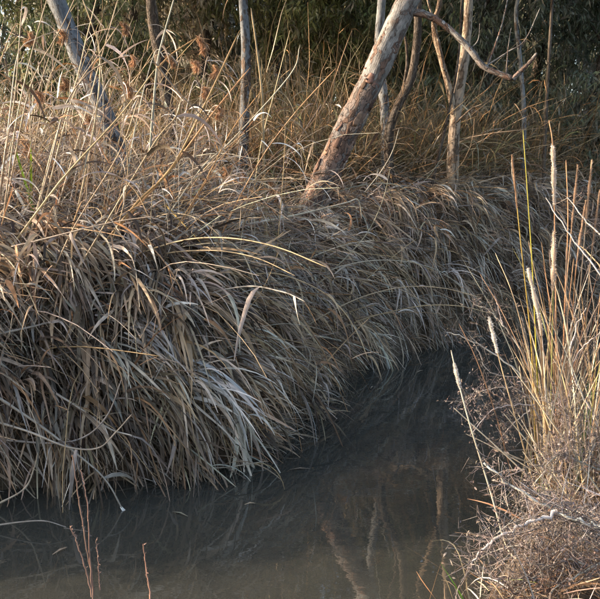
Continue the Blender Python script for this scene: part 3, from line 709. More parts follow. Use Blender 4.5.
BT = [(-60, 12.9, 8, 2.6, PAL_DARK, 13000, 'dark leafy tree at the far left edge of the wood'),
      (30, 14.6, 8, 2.4, PAL_DARK, 12000, 'dark leafy tree with white sky showing through, behind the leftmost reed stems'),
      (90, 12.6, 8, 2.5, PAL_GUM, 17000, 'dense green tree behind the bluish leaning trunk'),
      (150, 14.9, 9, 2.4, PAL_BROWN, 17000, 'brownish twiggy tree behind the curled seed tufts'),
      (208, 13.6, 8.5, 2.4, PAL_BROWN, 18000, 'grey-brown leafy tree filling the gap left of the grey upright trunk'),
      (280, 14.0, 8.5, 2.6, PAL_OLIVE, 19000, 'yellow-green leafy tree behind the thick tan cane'),
      (345, 14.9, 9, 2.6, PAL_OLIVE, 19000, 'olive leafy tree framed left of the leaning trunk'),
      (415, 14.0, 8.5, 2.6, PAL_GUM, 19000, 'green tree behind the dark curved trunk'),
      (482, 13.8, 8, 2.5, PAL_DARK, 19000, 'dark green drooping tree below the crooked bare branch'),
      (540, 15.4, 8.5, 2.5, PAL_DARK, 18000, 'dark tree with hanging leaf sprays behind the cattail tops'),
      (592, 13.6, 6.2, 2.3, PAL_DARK, 18000, 'dark tree at the right edge under the bright patch of sky'),
      (670, 14.4, 8, 2.6, PAL_DARK, 8500, 'dark tree cut off by the right edge of the wood')]
for a in BT: back_tree(*a)

# far wood behind everything, one mass
cs, rs = [], []
for k in range(240):
    Yf = rng.uniform(20, 34); q = rng.uniform(-.62, .66); xf = q * Yf; zf = rng.uniform(0.8, 19)
    if (q < -.33 and zf > 2.5 and rng.uniform() < .75) or (q > .36 and zf > 6 and rng.uniform() < .95): continue
    cs.append((xf, Yf, zf)); rs.append((2.3, 1.8, 1.6))
for k in range(110):
    Yf = rng.uniform(18, 24); cs.append((rng.uniform(-.30, .34) * Yf, Yf, rng.uniform(1.5, 8.0))); rs.append((1.9, 1.5, 1.3))
link('far_woods', crown_mesh(cs, rs, 210000, PAL_DARK, .38, .11, (0, 0, 0)), kind='stuff', label='dark far wood seen between the nearer trees')

# ------------------------------------------------------------------ reeds: shared leaf and plume shapes
def leaf_variants(n, Lm, Wm, g, up, pal, wander=.8, K=7, fold=.35, mat=MAT_DRY):
    """Single blades rooted at the origin, leaving along +X."""
    out = []
    for k in range(n):
        d = np.array([[1, rng.normal(0, .15), up * rng.uniform(.3, 1.6)]])
        P = grow(np.zeros((1, 3)), d, np.array([Lm * rng.uniform(.65, 1.25)]), K, np.array([g * rng.uniform(.6, 1.5)]), wander, floor=False)
        b = Bag(); b.add(*ribbons(P, np.array([Wm * rng.uniform(.6, 1.25)]), pick(pal, 1, .12), rng.normal(0, 1.1), rng.normal(0, .5), fold))
        out.append(b.mesh('leaf', mat))
    return out
LEAF_HANG = leaf_variants(36, .42, .031, 8.0, .35, PAL_HANG + [(2, .40, .31, .20), (2, .46, .41, .35)])
LEAF_TOP = leaf_variants(28, .36, .027, 5.5, .6, PAL_TOP + [(1, .5, .45, .38)])
LEAF_PALE = leaf_variants(10, .30, .026, 6.0, .7, [(1, .52, .48, .42), (1, .46, .40, .33)], K=9)

def plume_variants(n):
    """Old seed tufts: curled, drooping brown hairs."""
    out = []
    for k in range(n):
        m = 380; b = Bag()
        t = rng.uniform(0, 1, m) ** .8; bend = rng.uniform(1.6, 2.8)
        # the tuft's axis curls over and down
        ax = np.stack([.045 * np.sin(t * bend) / bend * 2, .012 * np.sin(t * 2 + k), .045 * (np.cos(t * bend) - 1) / bend * 1.3], 1)
        tan_ = np.stack([np.cos(t * bend), 0 * t, -np.sin(t * bend)], 1)
        root = ax + rng.normal(0, .005, (m, 3))
        P = grow(root, tan_ + rng.normal(0, .42, (m, 3)), rng.uniform(.018, .045, m), 4, 12.0, 6.0, floor=False)
        b.add(*ribbons(P, rng.uniform(.0025, .006, m), pick([(3, .44, .26, .15), (2, .32, .18, .11), (1.5, .54, .39, .27)], m, .2), 1.0, rng.normal(0, 1, m)))
        out.append(b.mesh('plume', MAT_PLUME))
    return out
PLUMES = plume_variants(7)
LEAF_STAND = LEAF_TOP + LEAF_PALE * 2

def place(name, me, parent, loc, rz, sc=1.0, tilt=0.0, roll=0.0):
    o = link(name, me, parent); o.location = [float(q) for q in loc]; o.rotation_euler = (roll, tilt, rz); o.scale = (sc, sc, sc); return o

def reed(path, r, label, leaves=6, leafset=None, group=None, plume=False, base=None, cat='reed', name='reed', col=None, lsc=1.0, start=.25, r_tip=.45, node=True, plume_sc=1.0, pal=PAL_CULM):
    """A dead reed along a world path: culm, leaves and sometimes a seed tuft."""
    n = max(12, 5 * len(path)); P = resample(np.asarray(path, float), n); r = r * 1.2
    base = P[0] if base is None else base
    t = thing(name, base, label, cat, group)
    b = Bag()
    R = r * np.linspace(1, r_tip, n)
    if node: R = R * (1 + .22 * (np.arange(n) % 5 == 2))
    R[-1] *= .3
    b.add(*tubes((P - base)[None], R[None], pick(pal, 1, .12) if col is None else np.array([col]), 6))
    link('culm', b.mesh('culm', MAT_CULM), t)
    ls = leafset or LEAF_HANG
    for k in range(leaves):
        f = start + (1 - start) * (k + rng.uniform(0.1, .9)) / max(leaves, 1); j = min(int(f * (n - 1)), n - 2)
        d = P[j + 1] - P[j]; az = math.atan2(d[1], d[0]) + (1 if k % 2 else -1) * rng.uniform(.2, 1.1)
        place('leaf', ls[rng.integers(len(ls))], t, P[j] - base, az, lsc * rng.uniform(.65, 1.2), rng.normal(0, .25), rng.normal(0, .3))
    if plume:
        d = P[-1] - P[-2]
        place('plume', PLUMES[rng.integers(len(PLUMES))], t, P[-1] - base, math.atan2(d[1], d[0]), plume_sc * rng.uniform(.85, 1.2), rng.uniform(-.3, .4))
    return t

# traced tall stems, upper left: (pixel path from root to tip, depth, radius, plume, leaves, label)
TALL = [
 ([(-4, 235), (6, 150), (15, 95), (23, -8)], 5.6, .0065, 0, 2, 'tan reed stem rising almost upright at the left edge'),
 ([(2, 230), (15, 130), (30, 60), (49, -8)], 5.4, .006, 0, 2, 'thin reed stem leaning right beside the leftmost upright stem'),
 ([(10, 185), (30, 88), (60, 30), (78, -8)], 5.5, .0055, 0, 1, 'straight thin reed stem crossing the top of the bluish trunk'),
 ([(38, 205), (55, 140), (75, 85), (86, 40), (98, -8)], 5.6, .0055, 0, 2, 'reed stem passing right in front of the bluish trunk'),
 ([(55, 215), (78, 140), (100, 62), (120, -8)], 5.7, .0055, 0, 2, 'tall reed stem crossing the bluish trunk and leaving the top of the picture'),
 ([(42, 215), (72, 100), (98, 56), (119, 24)], 5.5, .0058, 1, 2, 'reed stem ending in a round curled brown tuft near the top'),
 ([(66, 262), (88, 160), (99, 90), (99, 48), (93, 28), (80, -8)], 5.8, .0065, 0, 0, 'pale bent reed whose tip curves left in front of the bluish trunk'),
 ([(8, 130), (18, 55), (38, 38), (57, 31)], 5.6, .0055, 1, 1, 'reed stem arching right to a brown tuft over the bluish trunk'),
 ([(50, 165), (66, 105), (88, 74), (112, 60), (130, 56)], 5.5, .0062, 1, 2, 'arched reed stem ending in a drooping tuft right of the bluish trunk'),
 ([(-4, 268), (60, 182), (118, 118), (157, 67)], 5.2, .0075, 0, 3, 'long straight tan reed stem reaching up to the broken fork'),
 ([(158, 68), (172, 54), (196, 38)], 5.2, .0062, 1, 0, 'short broken stem bent right from the fork with an orange curled tuft'),
 ([(150, 150), (157, 68), (164, 35), (176, -8)], 5.3, .008, 0, 1, 'darker thick reed stem rising from the broken fork to the top'),
 ([(156, 64), (178, 92), (208, 122)], 5.2, .006, 0, 1, 'pale broken stem hanging down right from the fork'),
 ([(90, 262), (135, 205), (172, 167), (206, 102), (240, 30)], 5.4, .0105, 0, 3, 'thick orange cane slanting up right past the hanging tufts'),
 ([(120, 225), (173, 166), (214, 112), (250, 68)], 5.5, .0105, 0, 3, 'thick orange-brown cane forking off low toward the grey trunk'),
 ([(155, 235), (200, 170), (232, 140), (290, 75), (300, 45)], 6.0, .0055, 0, 2, 'thin stem slanting up right in front of the grey trunk'),
 ([(263, 130), (262, 95), (257, 50), (251, 8)], 7.2, .013, 0, 0, 'thick tan upright cane just right of the grey trunk'),
 ([(250, 215), (262, 140), (275, 90), (290, 30)], 7.4, .006, 0, 2, 'thin grey stem standing between the tan cane and the leaning trunk'),
 ([(225, 235), (270, 160), (318, 115), (352, 30)], 7.2, .0055, 0, 2, 'long thin stem slanting toward the leaning trunk'),
 ([(60, 300), (150, 150), (175, 118), (182, 95)], 5.0, .0055, 0, 2, 'straight pale stem crossing low below the broken fork'),
 ([(25, 340), (70, 235), (118, 155), (140, 95)], 4.95, .0055, 0, 2, 'long thin stem running up the middle of the left heap'),
 ([(140, 285), (200, 190), (232, 130), (262, 90)], 5.6, .006, 0, 2, 'pale straight stem crossing right of the orange canes'),
]
for pts, Yd, r, pl, nl, lab in TALL:
    pw = atpath(pts, Yd, Yd + rng.uniform(-.15, .25))
    if 'broken' not in lab and 'fork' not in lab and 'pale bent' not in lab or 'long straight' in lab:
        g = gz(pw[0][0], pw[0][1])
        if pw[0][2] > g + .05:
            dd = norm(pw[0] - pw[1]); k = min((pw[0][2] - g) / max(-dd[2], .35), 1.6); pw = np.vstack([pw[0] + dd * k, pw])
    reed(pw, r, lab, nl, LEAF_STAND, None, bool(pl), start=.3, plume_sc=1.25, pal=[(1, .46, .34, .19)] if 'tan' in lab else ([(1, .42, .235, .10)] if 'orange' in lab else PAL_CULM))

def landmark(px):
    for lim, txt in ((40, 'at the left edge'), (95, 'in front of the bluish trunk'), (150, 'just right of the bluish trunk'), (205, 'in front of the shaded dark trunk'), (262, 'around the grey upright trunk'), (999, 'left of the leaning trunk')):
        if px < lim: return txt
# seed tufts on deeper reeds
TUFTS = [((27, 33), 6.2), ((34, 92), 6.0), ((62, 78), 6.3), ((122, 84), 6.2), ((165, 58), 6.1), ((212, 66), 6.0), ((200, 88), 6.4), ((268, 182), 6.3),
         ((240, 172), 6.6), ((86, 118), 6.4), ((150, 95), 6.5), ((20, 140), 6.2), ((222, 168), 6.2), ((190, 62), 6.6), ((215, 108), 6.7)]
for (px, py), Yd in TUFTS:
    tp = at(px, py, Yd); L_ = rng.uniform(.9, 1.5)
    x0 = tp[0] - rng.uniform(.15, .6); y0 = Yd + rng.uniform(-.1, .3); g = gz(x0, y0)
    pw = np.array([(x0, y0, g + .05), (x0 + (tp[0] - x0) * .35, y0 + (Yd - y0) * .35, g + (tp[2] - g) * .6), (x0 + (tp[0] - x0) * .8, Yd, tp[2] + .02), tp])
    reed(pw, .0045, 'thin dead reed topped by a curled brown tuft ' + landmark(px), 3, LEAF_TOP, 'tufted reeds ' + landmark(px), True, plume_sc=1.3)

# other standing stems of the left tangle
for k in range(112):
    px = rng.uniform(-40, 330); Yd = rng.uniform(5.5, 8.4); b0 = at(px, 240, Yd); g = gz(b0[0], Yd)
    p0 = np.array([b0[0], Yd, g + .03]); Ls = rng.uniform(.9, 2.3)
    d = np.array([[rng.normal(.55, .55), rng.normal(-.05, .25), 1.0]])
    P = grow(p0[None], d, np.array([Ls]), 6, np.array([rng.uniform(.1, .7)]), .18, floor=False)[0]
    reed(P, rng.uniform(.0032, .0065), 'thin leaning dead reed stem without a tuft ' + landmark(px), int(rng.integers(2, 5)), LEAF_STAND, 'bare-topped reeds ' + landmark(px), start=.2, lsc=.9)

# traced stems lying over the bank
LAID = [
 ([(212, 318), (228, 334), (246, 340), (264, 334), (290, 312), (310, 284)], 5.55, .006, 0, 'thin pale stem bent into an upturned bow on the middle of the bank'),
 ([(288, 331), (350, 343), (397, 363)], 6.3, .0055, 0, 'straight grey stem lying across the bank toward the far water'),
 ([(262, 285), (290, 277), (318, 275), (333, 287), (336, 297)], 5.9, .009, 2, 'arched stem with a pale folded leaf below the leaning trunk'),
 ([(-10, 392), (38, 424), (68, 447), (104, 478), (124, 512)], 4.25, .0075, 5, 'long pale reed drooping over the water at the lower left'),
 ([(4, 440), (55, 443), (86, 436), (108, 414), (122, 378)], 4.3, .006, 0, 'thin stem curling upward in a wide loop at the lower left'),
 ([(50, 390), (78, 407), (108, 428), (134, 436)], 4.45, .007, 2, 'grey reed stem slanting down right above the loop'),
 ([(-6, 506), (24, 489), (34, 468), (38, 452)], 4.1, .0055, 0, 'curved pale twig reaching up from the water at the left edge'),
 ([(-6, 421), (30, 432), (68, 447), (98, 448), (116, 432), (132, 414)], 4.2, .006, 2, 'pale stem sagging then rising above the drooping reed'),
 ([(126, 376), (160, 405), (196, 440), (216, 466)], 4.75, .0065, 5, 'reed stem sloping straight down right to the water'),
 ([(140, 412), (172, 436), (204, 460), (236, 487)], 4.6, .0075, 6, 'pale reed fanning its leaf tips onto the water in the middle'),
 ([(122, 456), (172, 464), (215, 468), (268, 461)], 4.65, .006, 3, 'horizontal grey stem just above the waterline'),
 ([(198, 424), (220, 429), (240, 421), (252, 411)], 4.8, .005, 2, 'short stem curling up near the lower middle of the bank'),
 ([(44, 262), (80, 268), (108, 272), (124, 262), (146, 250)], 5.2, .0085, 2, 'orange stem with a wavy bend on the left heap'),
 ([(-6, 335), (50, 322), (120, 300), (205, 266)], 5.0, .007, 4, 'long stem lying almost level across the left heap'),
 ([(38, 252), (75, 228), (132, 194), (200, 180)], 5.4, .0085, 3, 'tan cane lying up toward the base of the orange canes'),
 ([(236, 226), (300, 214), (345, 203), (358, 200), (362, 219)], 6.6, .008, 2, 'pale stem bent sharply down in front of the leaning trunk base'),
 ([(252, 252), (300, 242), (335, 235), (372, 224)], 6.7, .0055, 2, 'thin stem lying level below the leaning trunk base'),
 ([(255, 258), (310, 230), (350, 205), (398, 190)], 6.8, .0055, 1, 'long thin stem slanting up right under the leaning trunk'),
 ([(365, 192), (382, 170), (393, 150), (399, 128)], 8.4, .005, 0, 'pale whip-like twig in front of the slim pale trunk'),
 ([(95, 315), (160, 330), (200, 355), (240, 370)], 4.9, .0065, 5, 'reed lying down right across the lit middle of the bank'),
 ([(20, 372), (70, 352), (130, 345), (180, 372)], 4.7, .0065, 5, 'reed arching over the dark hollow of the left heap'),
 ([(330, 195), (358, 186), (392, 184), (418, 196)], 7.9, .0065, 3, 'pale arched stem on the crest right of the leaning trunk'),
]
for pts, Yd, r, nl, lab in LAID:
    pw = laid(pts, .58, Yd) if pts[0][1] < 385 and 'whip' not in lab else atpath(pts, Yd + .12, Yd - .05)
    reed(pw, r, lab, nl, LEAF_HANG if pts[0][1] > 290 else LEAF_TOP, None, start=.35, pal=[(1, .42, .37, .30)] if ('pale' in lab or 'grey' in lab) else ([(1, .42, .24, .11)] if 'orange' in lab or 'tan' in lab else PAL_GREY))

# conspicuous pale folded leaves on the heap
PALE = [((122, 215), (136, 207), (152, 216), 'pale silvery leaf arched low on the left heap'), ((150, 207), (165, 199), (184, 205), 'silvery leaf hump in the middle of the left heap'),
        ((178, 202), (196, 196), (222, 214), 'long silvery leaf curving down below the orange canes'), ((95, 222), (108, 216), (122, 236), 'silvery folded leaf at the left of the heap'),
        ((166, 205), (180, 220), (206, 248), 'straight yellow leaf blade lying on the heap'), ((158, 168), (168, 185), (178, 204), 'pale leaf hanging from the base of the orange canes'),
        ((196, 216), (212, 218), (224, 222), 'short flat grey-blue leaf on the heap'), ((52, 108), (72, 106), (86, 120), 'pale drooping leaf in front of the bluish trunk base'),
        ((48, 322), (62, 322), (74, 345), 'pale bowed leaf on the dark part of the left heap'), ((16, 245), (19, 265), (24, 300), 'orange forked leaf hanging at the far left'),
        ((365, 260), (374, 258), (384, 275), 'pale leaf tip bent over on the shaded bank')]
for a, m_, b_, lab in PALE:
    Yd = {'b': 5.1}.get('x', 5.25 if a[0] < 300 else 7.2)
    P = resample(laid([a, m_, b_], .78, Yd), 9)[None]
    bgm = Bag(); base = P[0, 0]
    col = np.array([[.50, .36, .13]]) if 'yellow' in lab else (np.array([[.42, .22, .10]]) if 'orange' in lab else pick([(1, .50, .47, .43)], 1))
    bgm.add(*ribbons(P - base, np.array([.036 if 'yellow' not in lab else .028]), col, .3, .15, .4, 'lance' if 'short' in lab else 'leaf', side=np.cross(P[0, -1] - P[0, 0], [.1, 1, .3])[None]))
    o = link('reed_leaf', bgm.mesh('reed_leaf', MAT_DRY), None, label=lab, category='leaf', group='large loose leaves on the heap'); o.location = base

# flopped reeds making the outer layer of the bank
ZONES = [(-5.2, -1.35, 'at the left end of the near heap'), (-1.35, -.7, 'on the near heap above the reddish weed'), (-.7, .02, 'at the bend where the bank turns away'),
         (.02, .8, 'on the shaded bank below the leaning trunk'), (.8, 1.6, 'on the shaded bank below the forked gum'), (1.6, 6, 'at the far end of the creek behind the cattails')]
BANDS = [(.75, 'low'), (1.2, 'halfway up'), (9, 'high up')]
count = 0
for k in range(145):
    u = np.array([rng.uniform(cum[3], U1 - .3)]); p, n, T = bank(u); s = rng.uniform(.25, 1.7)
    xy = (p - n * s)[0]; z0 = gz(*xy) + rng.uniform(.36, .66)
    fl = rng.normal(.8, .8) if xy[0] < 0 else rng.normal(.45, .5)
    d = np.array([[n[0][0] + T[0][0] * fl, n[0][1] + T[0][1] * fl, rng.uniform(-.05, .5)]])
    P = grow(np.array([[xy[0], xy[1], z0]]), d, np.array([rng.uniform(.6, 1.3) if xy[0] < -.2 else rng.uniform(.45, .8)]), 6, np.array([rng.uniform(.7, 2.0)]), .3, clear=.36)[0]
    zz = [q for q in ZONES if q[0] <= xy[0] < q[1]][0][2]; bd = [q for q in BANDS if s < q[0]][0][1]
    reed(P, rng.uniform(.0035, .006), 'collapsed dead reed ' + bd + ' ' + zz, int(rng.integers(5, 9)), LEAF_HANG, 'collapsed reeds ' + bd + ' ' + zz, start=.15, pal=PAL_CULM + PAL_GREY)

# ------------------------------------------------------------------ right bank: cattails
CAT_LEAF = []
for k in range(22):
    Lc = rng.uniform(1.0, 1.9)
    P = grow(np.zeros((1, 3)), np.array([[rng.normal(0, .10), rng.normal(0, .10), 1.0]]), np.array([Lc]), 9, np.array([rng.uniform(-.02, .10) if k % 3 else rng.uniform(.25, .8)]), .2, floor=False)
    b = Bag(); b.add(*ribbons(P, np.array([rng.uniform(.006, .013)]), pick(PAL_CAT, 1, .2), rng.normal(0, 1.2), rng.uniform(0, 3), .3, 'strap', side=np.array([[1.0, .2, 0]])))
    CAT_LEAF.append(b.mesh('leaf', MAT_DRY))

def head_mesh(path, r, white=.6):
    """A spent cattail head: brown core with bursting pale fluff."""
    n = 16; P = resample(np.asarray(path, float), n); b = Bag(); r = r * .95
    R = r * (.45 + .5 * np.abs(np.sin(np.linspace(.3, 8, n) + rng.uniform(0, 3)))) * np.sin(np.linspace(.25, 2.9, n)) ** .5
    b.add(*tubes(P[None], R[None], np.array([[.34, .21, .13]]) * (1 - white) + np.array([[.62, .56, .50]]) * white, 8, .12))
    m = 900; j = rng.integers(0, n - 1, m); f = rng.uniform(0, 1, (m, 1)); c = P[j] * (1 - f) + P[j + 1] * f
    d = norm(rng.normal(0, 1, (m, 3))); root = c + d * R[j][:, None] * .8
    Pf = grow(root, d + [0, 0, .3], rng.uniform(.3, .9, m) * r, 3, 0.0, 30.0, floor=False)
    b.add(*ribbons(Pf, rng.uniform(.0015, .004, m), pick([(white, .82, .80, .77), (1 - white, .42, .29, .20)], m, .1), 1.0, rng.normal(0, 1, m)))
    return b.mesh('seed_head', MAT_FLUFF)

def cattail(path, r, label, head=None, head_r=.014, white=.6, leaves=0, group=None, col=None):
    n = 60; P = resample(np.asarray(path, float), n); base = P[0]
    t = thing('cattail', base, label, 'cattail', group)
    b = Bag(); R = r * np.linspace(1, .5, n); R[-1] *= .3
    b.add(*tubes((P - base)[None], R[None], pick(PAL_CAT, 1, .1) if col is None else np.array([col]), 6)); link('stalk', b.mesh('stalk', MAT_CULM), t)
    if head is not None:
        head = np.asarray(head); j0 = int(np.argmin(np.linalg.norm(P - head[0], axis=1))); j1 = int(np.argmin(np.linalg.norm(P - head[-1], axis=1)))
        j0, j1 = min(j0, j1), max(j0, j1); head = P[max(j0 - 1, 0):j1 + 2][:max(j1 - j0 + 2, 4)]
        link('seed_head', head_mesh(np.asarray(head) - base, head_r, white), t)
    for k in range(leaves):
        place('leaf', CAT_LEAF[rng.integers(len(CAT_LEAF))], t, (rng.normal(0, .02), rng.normal(0, .02), -.05), rng.uniform(0, 6.28), rng.uniform(.7, 1.12))
    return t

def down(pw):
    g = gz(pw[0][0], pw[0][1]); dd = norm(pw[0] - pw[1]); k = (pw[0][2] - g) / max(-dd[2], .35)
    return np.vstack([pw[0] + dd * max(k, .02), pw])
hp = lambda pts, Y: resample(atpath(pts, Y), 5)
cattail(down(atpath([(518, 560), (506, 545), (490, 490), (470, 425), (458, 380), (451, 350)], 3.55, 3.9)), .0062, 'long pale leaning cattail stalk over the water with a small white tuft', hp([(462, 384), (459, 373), (456, 364)], 3.87), .012, .85, 0, None, (.55, .47, .36))
cattail(down(atpath([(534, 485), (516, 420), (500, 362), (489, 318)], 4.2, 4.3)), .0055, 'cattail stalk leaning left with a white fluffy head against the dark water', hp([(497, 350), (494, 335), (489, 319)], 4.3), .015, .9, 1, None, (.45, .33, .2))
cattail(down(atpath([(552, 480), (546, 400), (541, 330), (528, 268)], 4.3, 4.4)), .006, 'cattail with a long white and brown bursting head at the edge of the clump', hp([(541, 330), (536, 305), (528, 270)], 4.4), .017, .75, 3)
cattail(down(atpath([(556, 490), (556, 400), (556, 320), (555, 240), (553, 150), (549, 120)], 4.5, 4.6)), .0065, 'tallest cattail with a ragged pinkish-white head at the top of the clump', hp([(555, 195), (554, 172), (553, 148)], 4.6), .018, .6, 3, None, (.42, .24, .13))
cattail(down(atpath([(548, 490), (551, 400), (553, 300), (554, 232)], 4.35, 4.4)), .006, 'cattail with a shaggy grey-brown head in the middle of the clump', hp([(552, 283), (553, 258), (554, 232)], 4.4), .018, .35, 3)
cattail(down(atpath([(560, 490), (562, 400), (565, 300), (568, 220), (566, 160)], 4.5, 4.6)), .006, 'cattail with a thin bare orange tip just right of the tallest', None, 0, 0, 4, None, (.40, .20, .10))
cattail(down(atpath([(536, 480), (534, 400), (530, 330), (520, 235), (512, 155)], 4.4, 4.6)), .0058, 'yellow-brown cattail blade standing apart left of the clump', hp([(516, 200), (514, 178), (511, 158)], 4.58), .009, .05, 1, None, (.34, .24, .05))
cattail(down(atpath([(540, 480), (538, 400), (533, 280), (528, 200), (523, 130)], 4.4, 4.6)), .0052, 'bright yellow-green cattail stalk left of the tallest heads', None, 0, 0, 1, None, (.42, .36, .04))
for px, ty, col in [(572, 165, (.36, .22, .13)), (586, 160, (.32, .24, .17)), (580, 200, (.38, .19, .09)), (594, 190, (.33, .24, .15))]:
    cattail(down(atpath([(px - 14, 480), (px - 10, 380), (px - 5, 280), (px + 6, ty)], 4.7, 4.9)), .0055,
            'brown cattail leaning right in the back of the clump', hp([(px, ty + 55), (px + 3, ty + 28), (px + 6, ty)], 4.9), .011, .12, 3, 'cattails at the back of the clump', col)
for k in range(38):
    px = rng.normal(549, 13) if k < 22 else rng.uniform(560, 605); Yd = rng.uniform(4.1, 5.0)
    b0 = at(px, 480, Yd); g = gz(b0[0], Yd); p0 = np.array([b0[0], Yd, g]); Ls = rng.uniform(.8, 1.75)
    P = grow(p0[None], np.array([[rng.normal(0, .18), rng.normal(0, .16), 1]]), np.array([Ls]), 6, np.array([rng.uniform(-.02, .2)]), .18, floor=False)[0]
    cattail(P, rng.uniform(.003, .0055), 'headless dry cattail stem standing ' + ('in the dense tan core of the clump' if k < 22 else 'in the thin right side of the clump'), None, 0, 0, int(rng.integers(1, 4)), 'headless cattails, ' + ('core' if k < 22 else 'right side'))
for k in range(30):   # stems fallen out of the clump, lower right
    px = rng.uniform(545, 600); Yd = rng.uniform(3.7, 4.4); b0 = at(px, 500, Yd)
    p0 = np.array([b0[0] + rng.uniform(0, .25), Yd, gz(b0[0], Yd) + .02])
    P = grow(p0[None], np.array([[rng.normal(-.2, .55), rng.normal(.1, .25), 1]]), np.array([rng.uniform(.5, 1.0)]), 6, np.array([rng.uniform(0, .5)]), .15, floor=False)[0]
    cattail(P, rng.uniform(.004, .006), 'pale straw-like fallen cattail stalk at the foot of the clump', None, 0, 0, 1, 'pale stalks at the foot of the clump', (.5, .42, .31))

# ------------------------------------------------------------------ dead shrubs and twigs
def twig_cloud(origin, starts, n, Lr, r, pal, g=.3, wander=2.2, K=5, curl=None):
    b = Bag(); m = n
    k = rng.integers(0, len(starts), m); root = np.asarray(starts)[k] + rng.normal(0, .015, (m, 3))
    d = norm(rng.normal(0, 1, (m, 3)) + [-.25, 0, .35])
    P = grow(root, d, rng.uniform(*Lr, m), K, g, wander, clear=.01)
    R = (rng.uniform(.5, 1.2, m) * r)[:, None] * np.linspace(1, .35, K + 1)[None]
    b.add(*tubes(P, R, pick(pal, m, .2), 3))
    j = rng.integers(1, K + 1, m * 2); q = np.repeat(np.arange(m), 2); root2 = P[q, j]
    d2 = norm(rng.normal(0, 1, (m * 2, 3)) + [-.2, 0, .1])
    P2 = grow(root2, d2, rng.uniform(.3, .6, m * 2) * np.mean(Lr), 4, g, wander * 1.6, clear=.01)
    b.add(*tubes(P2, (rng.uniform(.4, .8, m * 2) * r)[:, None] * np.linspace(1, .3, 5)[None], pick(pal, m * 2, .2), 3))
    if curl:   # little shrivelled leaves and seed clusters at the tips
        q = rng.integers(0, m * 2, curl); root3 = P2[q, -1] + rng.normal(0, .006, (curl, 3))
        P3 = grow(root3, rng.normal(0, 1, (curl, 3)), rng.uniform(.012, .032, curl), 3, 8.0, 18.0, floor=False)
        b.add(*ribbons(P3, rng.uniform(.004, .010, curl), pick([(2, .17, .14, .13), (1, .24, .20, .18), (2, .11, .08, .07)], curl, .25), 1.5, rng.normal(0, 1, curl), 0, 'lance'))
    me = b.mesh('twigs', MAT_TWIG, origin); return me

def shrub(branches, label, n_tw, Lr=(.08, .22), r=.0022, pal=PAL_BRUSH, curl=600, cat='shrub', group=None, g=.3):
    """branches: list of (world path, radius)."""
    base = branches[0][0][0]
    t = thing('dead_shrub', base, label, cat, group); starts = []
    for path, rad in branches:
        rad = rad * 1.35
        n = max(14, 5 * len(path)); P = resample(np.asarray(path, float), n) + rng.normal(0, rad * .5, (n, 3)); b = Bag()
        R = rad * np.linspace(1, .35, n) * (1 + .08 * rng.normal(0, 1, n))
        b.add(*tubes((P - base)[None], R[None], pick([(1, .48, .44, .41)], 1, .1), 6)); link('branch', b.mesh('branch', MAT_TWIG), t)
        starts += list(P[n // 5:])
    o = link('twigs', twig_cloud(base, np.array(starts), n_tw, Lr, r, pal, g, curl=curl), t); o['kind'] = 'stuff'
    return t

shrub([(down(atpath([(620, 532), (600, 527), (575, 520), (555, 510), (515, 487), (485, 462)], 3.0, 3.25)), .0095), (atpath([(557, 512), (530, 522), (503, 535), (480, 552), (468, 570)], 3.07, 3.0), .0065)],
      'grey dead shrub with a thick pale forked branch across the lower right', 200, (.08, .22), .0025, curl=400)
shrub([(down(atpath([(625, 530), (600, 535), (575, 540), (535, 570), (505, 605)], 3.25, 3.2)), .008), (atpath([(575, 540), (545, 535), (520, 545), (490, 575)], 3.25, 3.3), .005), (atpath([(590, 537), (570, 515), (550, 512), (535, 525)], 3.25, 3.4), .005)],
      'tangled grey brush of fine twigs filling the lower right corner', 400, (.09, .26), .0026, curl=600)
shrub([(down(atpath([(625, 555), (600, 563), (570, 580), (540, 603)], 2.95, 2.95)), .007), (atpath([(590, 566), (565, 560), (535, 575), (510, 598)], 2.95, 3.0), .004)],
      'brownish dead twigs with one curved pale branch at the very bottom right', 330, (.07, .2), .0022, PAL_BRUSH + [(2, .22, .14, .10)], 400)
shrub([(down(atpath([(552, 430), (550, 395), (535, 385), (500, 358), (470, 340), (447, 332)], 4.55, 4.7)), .0062), (atpath([(540, 388), (520, 350), (503, 325), (488, 310), (474, 304)], 4.55, 4.65), .005), (atpath([(503, 326), (499, 312), (495, 296)], 4.6, 4.6), .003),
       (atpath([(525, 378), (490, 372), (478, 350), (470, 338)], 4.6, 4.6), .0035)],
      'bare grey branching twig shrub reaching left over the dark water', 130, (.06, .16), .0016, curl=260)
shrub([(down(atpath([(550, 445), (530, 400), (510, 388), (485, 390), (462, 402)], 4.3, 4.3)), .005), (atpath([(535, 405), (510, 405), (490, 412), (470, 435)], 4.3, 4.25), .004), (atpath([(530, 410), (512, 425), (500, 440), (498, 452)], 4.3, 4.3), .003)],
      'lilac-grey dead weed with shrivelled flower clusters hanging by the water', 200, (.05, .14), .0016, curl=900)
shrub([(down(atpath([(600, 430), (585, 400), (570, 365), (575, 330), (586, 308)], 4.2, 4.3)), .006), (atpath([(570, 366), (585, 345), (605, 330)], 4.25, 4.2), .004)],
      'whitish bare upright twig in front of the cattail clump', 60, (.08, .2), .0018, curl=60)
shrub([(down(atpath([(640, 330), (600, 275), (570, 235), (546, 198)], 4.0, 4.2)), .006), (atpath([(620, 250), (600, 235), (585, 220), (568, 198)], 4.1, 4.3), .005)],
      'two pale diagonal bare stems crossing the right edge', 40, (.1, .25), .0016, curl=0)
